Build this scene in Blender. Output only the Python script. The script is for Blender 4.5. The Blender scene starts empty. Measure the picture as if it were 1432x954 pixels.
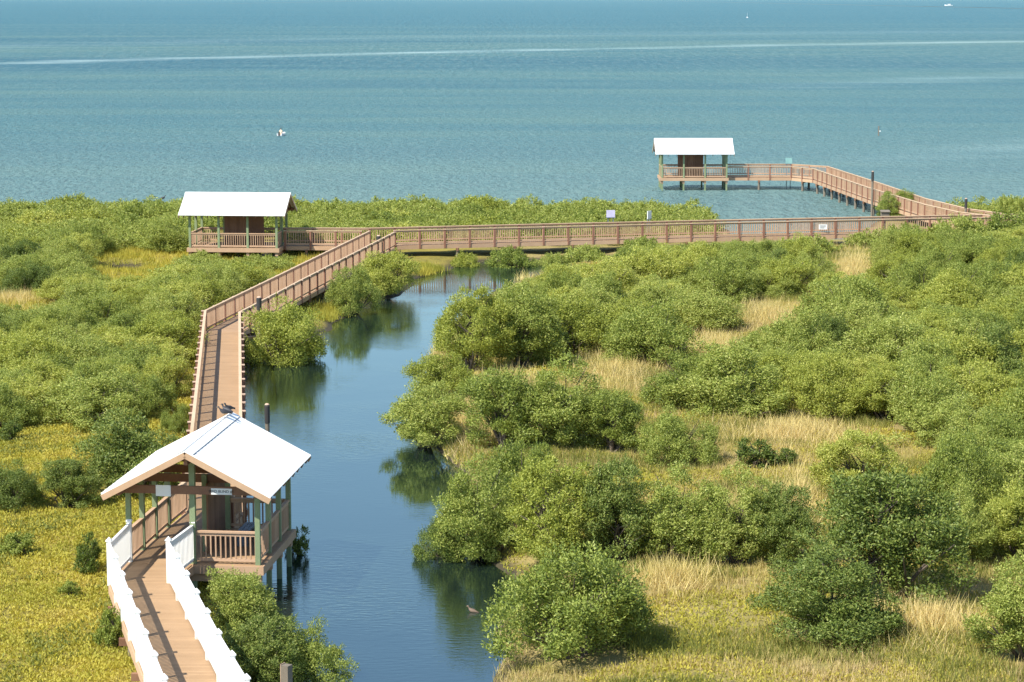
import bpy, math, random
import numpy as np
from mathutils import Vector, Matrix

random.seed(7)
rng = np.random.default_rng(11)
C = bpy.context.scene.collection

# ------------------------------------------------------------------ camera geometry
FPX, CX, CY, CAMZ = 3200.0, 716.0, 477.0, 18.2
TH = math.atan((CY + 2.8) / FPX)
ST, CT = math.sin(TH), math.cos(TH)
DECK = 1.2

def P(px, py, z=0.0):
    """the place at height z that the photograph shows at (px, py)"""
    a, b = (px - CX) / FPX, (CY - py) / FPX
    d = (a, CT + b * ST, -ST + b * CT)
    t = (z - CAMZ) / d[2]
    return Vector((d[0] * t, d[1] * t, z))

def P2(px, py, z=0.0):
    v = P(px, py, z)
    return (v.x, v.y)

def z_at(py, D):
    """height at ground distance D seen at picture row py"""
    b = (CY - py) / FPX
    return CAMZ + D * (-ST + b * CT) / (CT + b * ST)

# ------------------------------------------------------------------ materials
def new_mat(name):
    m = bpy.data.materials.new(name)
    m.use_nodes = True
    nt = m.node_tree
    for n in list(nt.nodes):
        nt.nodes.remove(n)
    out = nt.nodes.new('ShaderNodeOutputMaterial')
    return m, nt, out

class NT:
    def __init__(self, nt):
        self.nt = nt
    def n(self, t, **kw):
        x = self.nt.nodes.new(t)
        for k, v in kw.items():
            if k.startswith('i_'):
                x.inputs[k[2:].replace('_', ' ')].default_value = v
            else:
                setattr(x, k, v)
        return x
    def l(self, a, b):
        self.nt.links.new(a, b)
    def math(self, op, a, b=None, c=None, clamp=False):
        x = self.nt.nodes.new('ShaderNodeMath')
        x.operation = op
        x.use_clamp = clamp
        for i, v in enumerate((a, b, c)):
            if v is None:
                continue
            if isinstance(v, (int, float)):
                x.inputs[i].default_value = v
            else:
                self.l(v, x.inputs[i])
        return x.outputs[0]
    def mix(self, fac, a, b):
        x = self.nt.nodes.new('ShaderNodeMix')
        x.data_type = 'RGBA'
        for s, v in ((x.inputs[0], fac), (x.inputs[6], a), (x.inputs[7], b)):
            if isinstance(v, (int, float)):
                s.default_value = v
            elif isinstance(v, tuple):
                s.default_value = (*v, 1) if len(v) == 3 else v
            else:
                self.l(v, s)
        return x.outputs[2]
    def ramp(self, fac, stops):
        x = self.nt.nodes.new('ShaderNodeValToRGB')
        e = x.color_ramp.elements
        while len(e) < len(stops):
            e.new(0.5)
        for el, (p, c) in zip(e, stops):
            el.position = p
            el.color = (*c, 1) if len(c) == 3 else c
        self.l(fac, x.inputs[0])
        return x.outputs[0]
    def noise(self, vec, scale, detail=3, rough=0.55, dist=0.0):
        x = self.nt.nodes.new('ShaderNodeTexNoise')
        x.inputs['Scale'].default_value = scale
        x.inputs['Detail'].default_value = detail
        x.inputs['Roughness'].default_value = rough
        x.inputs['Distortion'].default_value = dist
        if vec is not None:
            self.l(vec, x.inputs['Vector'])
        return x.outputs[0]
    def mapping(self, vec, scale=(1, 1, 1), loc=(0, 0, 0), rot=(0, 0, 0)):
        x = self.nt.nodes.new('ShaderNodeMapping')
        x.inputs['Scale'].default_value = scale
        x.inputs['Location'].default_value = loc
        x.inputs['Rotation'].default_value = rot
        self.l(vec, x.inputs['Vector'])
        return x.outputs[0]

def wood(name, c1, c2, rough=0.8, stain=(0.5, 0.5), island=0.35, bump=0.15):
    m, nt, out = new_mat(name)
    t = NT(nt)
    pos = t.n('ShaderNodeNewGeometry')
    b = t.n('ShaderNodeBsdfPrincipled')
    nz = t.noise(pos.outputs['Position'], 1.3, 5, 0.6)
    fine = t.noise(t.mapping(pos.outputs['Position'], (9, 9, 3)), 3.0, 4, 0.6)
    f = t.math('ADD', t.math('MULTIPLY', nz, 0.55), t.math('MULTIPLY', fine, 0.35))
    f = t.math('ADD', f, t.math('MULTIPLY', t.math('SUBTRACT', pos.outputs['Random Per Island'], 0.5), island), clamp=True)
    col = t.ramp(f, [(0.2, c1), (0.75, c2)])
    t.l(col, b.inputs['Base Color'])
    b.inputs['Roughness'].default_value = rough
    bp = t.n('ShaderNodeBump')
    bp.inputs['Strength'].default_value = bump
    bp.inputs['Distance'].default_value = 0.02
    t.l(fine, bp.inputs['Height'])
    t.l(bp.outputs[0], b.inputs['Normal'])
    t.l(b.outputs[0], out.inputs[0])
    return m

def plain(name, col, rough=0.6, metal=0.0, var=0.12, scale=2.0):
    m, nt, out = new_mat(name)
    t = NT(nt)
    pos = t.n('ShaderNodeNewGeometry')
    b = t.n('ShaderNodeBsdfPrincipled')
    nz = t.noise(pos.outputs['Position'], scale, 5, 0.6)
    lo = tuple(c * (1 - var) for c in col)
    hi = tuple(min(1, c * (1 + var * 0.6)) for c in col)
    t.l(t.ramp(nz, [(0.3, lo), (0.7, hi)]), b.inputs['Base Color'])
    b.inputs['Roughness'].default_value = rough
    b.inputs['Metallic'].default_value = metal
    t.l(b.outputs[0], out.inputs[0])
    return m

def leaf_mat(name, stops, trans=0.35, objvar=0.5, rough=0.55, patch=0.0):
    m, nt, out = new_mat(name)
    t = NT(nt)
    geo = t.n('ShaderNodeNewGeometry')
    oi = t.n('ShaderNodeObjectInfo')
    f = t.math('MULTIPLY', geo.outputs['Random Per Island'], 1 - objvar - patch)
    f = t.math('ADD', f, t.math('MULTIPLY', oi.outputs['Random'], objvar))
    if patch:
        nz = t.noise(geo.outputs['Position'], 0.35, 4, 0.6)
        nz = t.math('MULTIPLY', t.math('SUBTRACT', nz, 0.25), 2.0, clamp=True)
        f = t.math('ADD', f, t.math('MULTIPLY', nz, patch))
    col = t.ramp(f, stops)
    b = t.n('ShaderNodeBsdfPrincipled')
    t.l(col, b.inputs['Base Color'])
    b.inputs['Roughness'].default_value = rough
    b.inputs['Specular IOR Level'].default_value = 0.35
    tr = t.n('ShaderNodeBsdfTranslucent')
    hs = t.n('ShaderNodeHueSaturation')
    hs.inputs['Hue'].default_value = 0.485
    hs.inputs['Saturation'].default_value = 1.1
    hs.inputs['Value'].default_value = 1.25
    t.l(col, hs.inputs['Color'])
    t.l(hs.outputs[0], tr.inputs[0])
    mx = t.n('ShaderNodeMixShader')
    mx.inputs[0].default_value = trans
    t.l(b.outputs[0], mx.inputs[1])
    t.l(tr.outputs[0], mx.inputs[2])
    t.l(mx.outputs[0], out.inputs[0])
    return m

M = {}
M['deck'] = wood('deck_boards', (0.285, 0.180, 0.093), (0.41, 0.265, 0.145), island=0.22)
M['deck_grey'] = wood('deck_boards_far', (0.285, 0.180, 0.10), (0.41, 0.27, 0.155), island=0.22)
M['rail'] = wood('rail_boards', (0.36, 0.225, 0.135), (0.54, 0.365, 0.235))
M['post'] = wood('rail_posts', (0.18, 0.080, 0.050), (0.31, 0.155, 0.100))
M['cap'] = wood('post_caps', (0.42, 0.28, 0.19), (0.60, 0.43, 0.31))
M['cream_rail'] = wood('pale_rail_boards', (0.40, 0.27, 0.16), (0.58, 0.43, 0.28))
M['green'] = wood('green_posts', (0.13, 0.18, 0.085), (0.27, 0.33, 0.185))
M['beam'] = wood('brown_beams', (0.14, 0.065, 0.035), (0.26, 0.14, 0.08))
M['fascia'] = wood('fascia_boards', (0.36, 0.225, 0.13), (0.53, 0.36, 0.225))
M['wall'] = wood('blind_wall_boards', (0.12, 0.060, 0.035), (0.23, 0.125, 0.075))
M['pile'] = wood('weathered_piles', (0.10, 0.085, 0.065), (0.26, 0.22, 0.165))
M['dark'] = plain('dark_sleeve', (0.035, 0.033, 0.032), 0.7)
M['roof'] = plain('white_metal_roof', (0.80, 0.80, 0.78), 0.38, 0.0, 0.05, 0.8)
M['vinyl'] = plain('white_vinyl', (0.80, 0.80, 0.77), 0.45, 0.0, 0.05, 1.5)
M['sign'] = plain('white_sign', (0.72, 0.74, 0.72), 0.5, 0.0, 0.06)
M['ink'] = plain('black_lettering', (0.03, 0.03, 0.035), 0.6)
M['lilac'] = plain('lilac_panel', (0.55, 0.52, 0.72), 0.5)
M['teal'] = plain('teal_panel', (0.22, 0.42, 0.40), 0.5)
M['bluegrey'] = plain('blue_grey_paint', (0.16, 0.20, 0.24), 0.5)
M['bird'] = plain('dark_feathers', (0.035, 0.035, 0.04), 0.6)
M['duck'] = plain('brown_feathers', (0.16, 0.11, 0.075), 0.7)
M['beak'] = plain('beak_horn', (0.25, 0.17, 0.06), 0.5)
M['hull'] = plain('white_hull', (0.8, 0.8, 0.8), 0.3)
M['hull_dark'] = plain('dark_hull', (0.03, 0.04, 0.05), 0.4)
M['shirt'] = plain('pale_shirt', (0.62, 0.50, 0.36), 0.8)
M['skin'] = plain('skin', (0.40, 0.23, 0.15), 0.6)
M['hair'] = plain('dark_hair', (0.03, 0.02, 0.015), 0.7)
M['stem'] = wood('grey_bark', (0.055, 0.042, 0.030), (0.14, 0.11, 0.08))

G1 = [(0.0, (0.065, 0.100, 0.016)), (0.30, (0.180, 0.238, 0.040)), (0.62, (0.310, 0.362, 0.072)), (1.0, (0.510, 0.520, 0.155))]
G2 = [(0.0, (0.105, 0.142, 0.020)), (0.35, (0.265, 0.312, 0.048)), (0.7, (0.410, 0.438, 0.085)), (1.0, (0.600, 0.580, 0.175))]
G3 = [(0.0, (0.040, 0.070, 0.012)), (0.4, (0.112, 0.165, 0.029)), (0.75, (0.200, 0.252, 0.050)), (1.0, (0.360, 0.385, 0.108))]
M['leaf'] = leaf_mat('mangrove_leaves', G1, 0.30, 0.30)
M['leaf_pale'] = leaf_mat('mangrove_leaves_pale', G2, 0.32, 0.30)
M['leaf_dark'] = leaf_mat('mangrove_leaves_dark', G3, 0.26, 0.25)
M['saltwort'] = leaf_mat('saltwort_leaves', [(0.0, (0.26, 0.28, 0.045)), (0.28, (0.37, 0.36, 0.055)), (0.6, (0.48, 0.43, 0.070)), (0.85, (0.49, 0.41, 0.11)), (1.0, (0.32, 0.25, 0.10))], 0.35, 0.0, 0.7, 0.84)
M['straw'] = leaf_mat('dry_grass_blades', [(0.0, (0.25, 0.27, 0.055)), (0.25, (0.40, 0.385, 0.09)), (0.5, (0.50, 0.415, 0.15)), (0.75, (0.55, 0.43, 0.23)), (1.0, (0.42, 0.29, 0.18))], 0.3, 0.0, 0.75, 0.6)
M['reed'] = leaf_mat('tall_straw_blades', [(0.0, (0.40, 0.38, 0.10)), (0.4, (0.64, 0.53, 0.20)), (1.0, (0.72, 0.60, 0.32))], 0.3, 0.0, 0.75, 0.4)
M['herb'] = leaf_mat('green_grass_blades', [(0.0, (0.10, 0.135, 0.025)), (0.5, (0.20, 0.22, 0.045)), (1.0, (0.32, 0.31, 0.075))], 0.35, 0.0, 0.7, 0.4)

# ------------------------------------------------------------------ mesh helpers
class MB:
    def __init__(self):
        self.v, self.f = [], []
    def box(self, c, ux, uy, uz):
        """centre and three half vectors"""
        c, ux, uy, uz = Vector(c), Vector(ux), Vector(uy), Vector(uz)
        k = len(self.v)
        for sz in (-1, 1):
            for sx, sy in ((-1, -1), (1, -1), (1, 1), (-1, 1)):
                self.v.append(c + sx * ux + sy * uy + sz * uz)
        self.f += [(k, k+3, k+2, k+1), (k+4, k+5, k+6, k+7), (k, k+1, k+5, k+4), (k+1, k+2, k+6, k+5), (k+2, k+3, k+7, k+6), (k+3, k, k+4, k+7)]
        return self
    def abox(self, x0, x1, y0, y1, z0, z1):
        return self.box(((x0+x1)/2, (y0+y1)/2, (z0+z1)/2), ((x1-x0)/2, 0, 0), (0, (y1-y0)/2, 0), (0, 0, (z1-z0)/2))
    def beam(self, p0, p1, w, h, up=(0, 0, 1)):
        p0, p1 = Vector(p0), Vector(p1)
        d = p1 - p0
        L = d.length
        if L < 1e-6:
            return self
        d /= L
        s = d.cross(Vector(up))
        if s.length < 1e-4:
            s = d.cross(Vector((1, 0, 0)))
        s.normalize()
        u = s.cross(d)
        return self.box((p0 + p1) / 2, d * (L / 2), s * (w / 2), u * (h / 2))
    def tube(self, pts, radii, n=8, cap=True):
        k0 = len(self.v)
        pts = [Vector(p) for p in pts]
        for i, p in enumerate(pts):
            d = (pts[min(i+1, len(pts)-1)] - pts[max(i-1, 0)]).normalized()
            a = d.cross(Vector((0, 0, 1)))
            if a.length < 1e-3:
                a = Vector((1, 0, 0))
            a.normalize()
            b = d.cross(a)
            for j in range(n):
                t = 2 * math.pi * j / n
                self.v.append(p + radii[i] * (math.cos(t) * a + math.sin(t) * b))
        for i in range(len(pts) - 1):
            for j in range(n):
                q = k0 + i * n
                self.f.append((q + j, q + (j+1) % n, q + n + (j+1) % n, q + n + j))
        if cap:
            self.f.append(tuple(k0 + j for j in range(n))[::-1])
            q = k0 + (len(pts) - 1) * n
            self.f.append(tuple(q + j for j in range(n)))
        return self
    def poly(self, pts):
        k = len(self.v)
        self.v += [Vector(p) for p in pts]
        self.f.append(tuple(range(k, k + len(pts))))
        return self
    def slab(self, pts, z0, z1):
        """vertical prism over a plan polygon"""
        k, n = len(self.v), len(pts)
        self.v += [Vector((p[0], p[1], z0)) for p in pts] + [Vector((p[0], p[1], z1)) for p in pts]
        self.f.append(tuple(range(k + n - 1, k - 1, -1)))
        self.f.append(tuple(range(k + n, k + 2 * n)))
        for i in range(n):
            j = (i + 1) % n
            self.f.append((k + i, k + j, k + n + j, k + n + i))
        return self
    def data(self, name, mat, off=(0, 0, 0)):
        me = bpy.data.meshes.new(name)
        o = Vector(off)
        me.from_pydata([tuple(p - o) for p in self.v], [], self.f)
        me.materials.append(mat)
        me.update()
        return me
    def build(self, name, mat, parent=None, off=(0, 0, 0), smooth=False):
        me = self.data(name, mat, off)
        if smooth:
            me.polygons.foreach_set('use_smooth', [True] * len(me.polygons))
        return link(name, me, parent)

def link(name, me, parent=None, loc=(0, 0, 0)):
    o = bpy.data.objects.new(name, me)
    C.objects.link(o)
    o.location = loc
    if parent is not None:
        o.parent = parent
    return o

def np_mesh(name, V, k, mat):
    """V: (m, k, 3) corner positions of m loose k-gons"""
    m = V.shape[0]
    me = bpy.data.meshes.new(name)
    me.vertices.add(m * k)
    me.vertices.foreach_set('co', np.ascontiguousarray(V, dtype=np.float32).reshape(-1))
    me.loops.add(m * k)
    me.loops.foreach_set('vertex_index', np.arange(m * k, dtype=np.int32))
    me.polygons.add(m)
    me.polygons.foreach_set('loop_start', np.arange(0, m * k, k, dtype=np.int32))
    me.materials.append(mat)
    me.update(calc_edges=True)
    me.validate()
    return me

def tag(o, label, cat, group=None, kind=None):
    if label:
        o['label'] = label
    if cat:
        o['category'] = cat
    if group:
        o['group'] = group
    if kind:
        o['kind'] = kind
    return o

def thing(name, label, cat, loc=(0, 0, 0), rz=0.0, group=None):
    o = bpy.data.objects.new(name, None)
    C.objects.link(o)
    o.location = loc
    o.rotation_euler = (0, 0, rz)
    o.empty_display_size = 0.3
    return tag(o, label, cat, group)

# ------------------------------------------------------------------ ground plan (pixel rows of the bank lines, at the water line)
CH = [(330, 1100), (352, 954), (318, 890), (300, 840), (318, 760), (331, 690), (336, 620), (340, 540), (346, 502), (392, 500), (438, 494), (452, 468), (474, 446), (508, 432), (546, 418),
      (572, 404), (580, 390), (606, 382), (632, 378), (640, 369), (700, 365), (790, 364), (850, 360), (850, 369), (798, 374), (752, 386), (700, 402), (655, 428), (630, 470), (610, 505), (585, 540),
      (572, 580), (590, 615), (632, 640), (652, 672), (640, 715), (640, 768), (690, 792), (735, 820), (700, 880), (690, 954), (690, 1100)]
SEA = [(-2500, 300), (-400, 305), (0, 306), (120, 303), (250, 305), (420, 306), (560, 303), (700, 300), (830, 303), (930, 306), (1000, 308), (1022, 326), (1050, 338), (1110, 339), (1175, 337),
       (1212, 320), (1236, 302), (1285, 299), (1335, 294), (1400, 289), (1470, 287), (1900, 286), (3900, 280)]
POOLS = [[(150, 376), (165, 373), (195, 373), (205, 377), (190, 382), (160, 382)], [(360, 362), (372, 356), (384, 360), (382, 372), (370, 378), (360, 372)]]
chan = np.array([P2(*p) for p in CH])
sea = np.array([P2(*p) for p in SEA] + [(900, 40000), (-900, 40000)])
sea[0] = (-900, sea[1][1]); sea[len(SEA) - 1] = (900, sea[len(SEA) - 2][1])
pools = [np.array([P2(*p) for p in q]) for q in POOLS]

def sdf(pts, poly):
    """signed distance, negative inside"""
    a, b = poly, np.roll(poly, -1, 0)
    d = np.full(len(pts), 1e9)
    inside = np.zeros(len(pts), bool)
    x, y = pts[:, 0], pts[:, 1]
    for (ax, ay), (bx, by) in zip(a, b):
        ex, ey = bx - ax, by - ay
        L = ex * ex + ey * ey + 1e-12
        t = np.clip(((x - ax) * ex + (y - ay) * ey) / L, 0, 1)
        d = np.minimum(d, np.hypot(x - ax - t * ex, y - ay - t * ey))
        cond = (ay > y) != (by > y)
        with np.errstate(divide='ignore', invalid='ignore'):
            xi = ex * (y - ay) / (by - ay if by != ay else 1e-12) + ax
        inside ^= cond & (x < xi)
    return np.where(inside, -d, d)

def wob(x, y):
    return (np.sin(x * 1.7 + 1.3 * np.sin(y * 0.9)) + np.sin(y * 1.3 + 2.1 * np.sin(x * 0.55))) * 0.5

def ground_h(pts):
    d = sdf(pts, chan)
    d = np.minimum(d, sdf(pts, sea))
    for q in pools:
        d = np.minimum(d, sdf(pts, q))
    w = wob(pts[:, 0], pts[:, 1])
    d = d + 0.22 * w
    h = np.where(d > 0, 0.42 * (1 - np.exp(-d / 0.9)), np.maximum(d * 0.45, -1.1))
    h = h + np.where(d > 0.5, 0.05 * w, 0)
    return h

def gh(x, y):
    return float(ground_h(np.array([[x, y]]))[0])

# ---- the ground: one sheet, fine where it is seen, coarse beyond
xs = np.concatenate([np.array([-900, -500, -250, -140, -100, -80, -70]), np.arange(-64, 64.01, 0.6), np.array([70, 80, 100, 140, 250, 500, 900])])
ys = np.concatenate([np.array([-120, -60, -20, 10, 30]), np.arange(44, 246, 0.11), np.array([232, 245, 270, 320, 500, 1200, 4000, 12000, 26000])])
GX, GY = np.meshgrid(xs, ys)
pts = np.stack([GX.ravel(), GY.ravel()], 1)
hz = ground_h(pts)
nx, ny = len(xs), len(ys)
me = bpy.data.meshes.new('ground')
I = np.arange(nx * ny).reshape(ny, nx)
F = np.stack([I[:-1, :-1], I[:-1, 1:], I[1:, 1:], I[1:, :-1]], -1).reshape(-1, 4)
me.vertices.add(nx * ny)
me.vertices.foreach_set('co', np.column_stack([pts, hz]).astype(np.float32).reshape(-1))
me.loops.add(F.size)
me.loops.foreach_set('vertex_index', F.astype(np.int32).reshape(-1))
me.polygons.add(len(F))
me.polygons.foreach_set('loop_start', np.arange(0, F.size, 4, dtype=np.int32))
me.polygons.foreach_set('use_smooth', np.ones(len(F), bool))
me.update(calc_edges=True)
m, nt, out = new_mat('marsh_soil')
t = NT(nt)
pos = t.n('ShaderNodeNewGeometry').outputs['Position']
sx = t.n('ShaderNodeSeparateXYZ'); t.l(pos, sx.inputs[0])
n1 = t.noise(pos, 0.28, 5, 0.6); n2 = t.noise(pos, 6.0, 4, 0.7)
nn = t.math('ADD', t.math('MULTIPLY', n1, 0.6), t.math('MULTIPLY', n2, 0.4))
left = t.ramp(nn, [(0.3, (0.085, 0.085, 0.018)), (0.5, (0.25, 0.205, 0.03)), (0.7, (0.36, 0.27, 0.045))])
right = t.ramp(nn, [(0.3, (0.10, 0.105, 0.03)), (0.47, (0.25, 0.21, 0.06)), (0.7, (0.36, 0.27, 0.12))])
side = t.math('MULTIPLY', t.math('ADD', sx.outputs[0], 3.0), 0.3, clamp=True)
col = t.mix(side, left, right)
mud = t.math('MULTIPLY', t.math('SUBTRACT', 0.26, sx.outputs[2]), 6.0, clamp=True)
col = t.mix(mud, col, (0.055, 0.045, 0.022))
b = t.n('ShaderNodeBsdfPrincipled'); b.inputs['Roughness'].default_value = 0.9
t.l(col, b.inputs['Base Color'])
bp = t.n('ShaderNodeBump'); bp.inputs['Strength'].default_value = 0.8; bp.inputs['Distance'].default_value = 0.148
t.l(n2, bp.inputs['Height']); t.l(bp.outputs[0], b.inputs['Normal'])
t.l(b.outputs[0], out.inputs[0])
me.materials.append(m)
tag(link('ground', me), None, None, kind='structure')

# ---- the water: one sheet from the channel to the horizon
m, nt, out = new_mat('bay_water')
t = NT(nt)
geo = t.n('ShaderNodeNewGeometry')
pos = geo.outputs['Position']
sx = t.n('ShaderNodeSeparateXYZ'); t.l(pos, sx.inputs[0])
X, Y = sx.outputs[0], sx.outputs[1]
open_sea = t.math('MULTIPLY', t.math('SUBTRACT', Y, 166.0), 1 / 22.0, clamp=True)
# depth tones of the sea floor: long bands parallel to the shore
band = t.noise(t.mapping(pos, (0.0022, 0.0085, 0.0)), 1.0, 4, 0.55, 0.4)
band2 = t.noise(t.mapping(pos, (0.012, 0.05, 0.0)), 1.0, 4, 0.6, 0.3)
bb = t.math('ADD', t.math('MULTIPLY', band, 0.65), t.math('MULTIPLY', band2, 0.35))
seac = t.ramp(bb, [(0.36, (0.026, 0.102, 0.145)), (0.50, (0.052, 0.138, 0.162)), (0.66, (0.092, 0.175, 0.165))])
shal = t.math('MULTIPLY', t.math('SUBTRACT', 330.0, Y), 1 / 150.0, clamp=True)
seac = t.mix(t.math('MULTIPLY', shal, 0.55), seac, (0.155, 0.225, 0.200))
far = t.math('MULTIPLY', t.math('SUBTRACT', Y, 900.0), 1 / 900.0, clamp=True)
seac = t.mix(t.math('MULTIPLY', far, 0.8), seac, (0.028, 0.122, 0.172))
# wind slicks and foam lines
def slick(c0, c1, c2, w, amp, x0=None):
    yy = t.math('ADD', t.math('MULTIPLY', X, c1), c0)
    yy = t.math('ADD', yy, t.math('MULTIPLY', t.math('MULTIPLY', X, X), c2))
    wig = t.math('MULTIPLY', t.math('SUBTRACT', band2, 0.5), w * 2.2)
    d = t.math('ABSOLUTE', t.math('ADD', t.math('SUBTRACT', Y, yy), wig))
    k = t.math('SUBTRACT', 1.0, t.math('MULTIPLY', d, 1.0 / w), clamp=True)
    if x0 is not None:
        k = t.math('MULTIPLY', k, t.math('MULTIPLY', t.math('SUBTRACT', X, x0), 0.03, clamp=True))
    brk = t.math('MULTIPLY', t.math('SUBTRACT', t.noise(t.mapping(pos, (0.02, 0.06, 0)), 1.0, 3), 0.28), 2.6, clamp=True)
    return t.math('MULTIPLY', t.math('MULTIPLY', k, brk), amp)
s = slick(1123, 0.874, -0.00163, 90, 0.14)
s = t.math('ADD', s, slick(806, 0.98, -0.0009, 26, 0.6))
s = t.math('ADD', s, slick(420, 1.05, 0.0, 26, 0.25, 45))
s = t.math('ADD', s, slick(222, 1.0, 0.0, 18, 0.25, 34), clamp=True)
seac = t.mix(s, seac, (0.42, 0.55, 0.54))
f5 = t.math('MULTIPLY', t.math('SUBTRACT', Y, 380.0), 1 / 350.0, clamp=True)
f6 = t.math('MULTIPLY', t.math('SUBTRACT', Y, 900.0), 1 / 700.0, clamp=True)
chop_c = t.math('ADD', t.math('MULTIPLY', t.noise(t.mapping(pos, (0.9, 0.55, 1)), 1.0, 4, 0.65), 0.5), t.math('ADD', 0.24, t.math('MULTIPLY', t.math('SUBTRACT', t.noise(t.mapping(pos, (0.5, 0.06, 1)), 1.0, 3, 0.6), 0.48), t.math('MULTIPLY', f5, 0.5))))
seac = t.mix(t.math('MULTIPLY', t.math('MULTIPLY', t.math('SUBTRACT', chop_c, 0.48), 5.0, clamp=True), 0.6), seac, (0.19, 0.265, 0.26))  # wave glints, foam and murk put into the sea colour as paler flecks
chc = t.ramp(t.noise(t.mapping(pos, (0.12, 0.05, 0)), 1.0, 3), [(0.35, (0.006, 0.013, 0.011)), (0.65, (0.010, 0.018, 0.015))])
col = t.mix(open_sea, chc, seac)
dif = t.n('ShaderNodeBsdfDiffuse')
t.l(col, dif.inputs['Color'])
gls = t.n('ShaderNodeBsdfGlossy')
gls.inputs['Color'].default_value = (0.86, 1.0, 0.97, 1)
t.l(t.math('ADD', 0.02, t.math('MULTIPLY', open_sea, 0.16)), gls.inputs['Roughness'])
frs = t.n('ShaderNodeFresnel')
t.l(t.math('SUBTRACT', 3.3, t.math('MULTIPLY', open_sea, 1.95)), frs.inputs['IOR'])
w1 = t.noise(t.mapping(pos, (2.2, 1.1, 1)), 1.0, 4, 0.6)
w2 = t.noise(t.mapping(pos, (0.25, 0.45, 1)), 1.0, 3, 0.55)
w3 = t.noise(t.mapping(pos, (2.2, 6.5, 1)), 1.0, 3, 0.55)
calm = t.math('MULTIPLY', t.math('SUBTRACT', t.noise(t.mapping(pos, (0.10, 0.10, 1)), 1.0, 3), 0.40), 4.0, clamp=True)
ripple = t.math('MULTIPLY', t.math('MULTIPLY', w3, t.math('ADD', 0.12, calm)), 0.012)
w4 = t.noise(t.mapping(pos, (0.8, 0.5, 1)), 1.0, 4, 0.65)
w5 = t.noise(t.mapping(pos, (0.5, 0.065, 1)), 1.0, 3, 0.6)
w6 = t.noise(t.mapping(pos, (0.2, 0.012, 1)), 1.0, 3, 0.6)
big = t.math('ADD', t.math('MULTIPLY', w4, 0.95), t.math('ADD', t.math('MULTIPLY', t.math('MULTIPLY', w5, f5), 1.3), t.math('MULTIPLY', t.math('MULTIPLY', w6, f6), 2.4)))
chop = t.math('MULTIPLY', t.math('ADD', big, t.math('ADD', t.math('MULTIPLY', w1, 0.42), t.math('MULTIPLY', w2, 0.55))), t.math('SUBTRACT', 1.0, t.math('MULTIPLY', s, 0.6)))
hgt = t.math('ADD', t.math('MULTIPLY', chop, open_sea), ripple)
bp = t.n('ShaderNodeBump'); bp.inputs['Strength'].default_value = 1.0; bp.inputs['Distance'].default_value = 1.0
t.l(hgt, bp.inputs['Height'])
for q in (dif, gls, frs):
    t.l(bp.outputs[0], q.inputs['Normal'])
mxs = t.n('ShaderNodeMixShader')
# the faces of open water waves lean to the viewer: less mirror than a flat sheet
t.l(t.math('MULTIPLY', frs.outputs[0], t.math('SUBTRACT', 1.0, t.math('MULTIPLY', open_sea, 0.66))), mxs.inputs[0])
t.l(dif.outputs[0], mxs.inputs[1]); t.l(gls.outputs[0], mxs.inputs[2])
t.l(mxs.outputs[0], out.inputs[0])
wb = MB()
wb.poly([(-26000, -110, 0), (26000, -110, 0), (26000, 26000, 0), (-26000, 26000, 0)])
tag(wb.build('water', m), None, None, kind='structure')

# ------------------------------------------------------------------ boardwalks
WALK_LINES = []      # plan polylines of the walks, kept clear of shrubs
def arc(poly):
    L = [0.0]
    for a, b in zip(poly[:-1], poly[1:]):
        L.append(L[-1] + (b - a).length)
    return L
def along(poly, L, s):
    s = min(max(s, 0), L[-1])
    for i in range(len(poly) - 1):
        if s <= L[i+1] or i == len(poly) - 2:
            seg = poly[i+1] - poly[i]
            return poly[i] + seg * ((s - L[i]) / max(seg.length, 1e-6)), seg.normalized()

POSTS = {}
def post_data(key, w, h, mat, cap=None, below=0.25):
    k = (key, round(h, 2))
    if k not in POSTS:
        mb = MB()
        mb.abox(-w/2, w/2, -w/2, w/2, -below, h)
        c = MB()
        if cap == 'flat':
            c.abox(-w*0.72, w*0.72, -w*0.72, w*0.72, h, h + 0.045)
        elif cap == 'pyramid':
            r = w * 0.66
            c.abox(-r, r, -r, r, h, h + 0.03)
            q = len(c.v)
            c.v += [Vector((sx*r, sy*r, h + 0.03)) for sx, sy in ((-1, -1), (1, -1), (1, 1), (-1, 1))] + [Vector((0, 0, h + 0.13))]
            c.f += [(q, q+1, q+4), (q+1, q+2, q+4), (q+2, q+3, q+4), (q+3, q, q+4)]
        POSTS[k] = (mb.data('post', mat), c.data('post_cap', M['cap'] if cap == 'flat' else mat) if cap else None)
    return POSTS[k]

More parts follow.
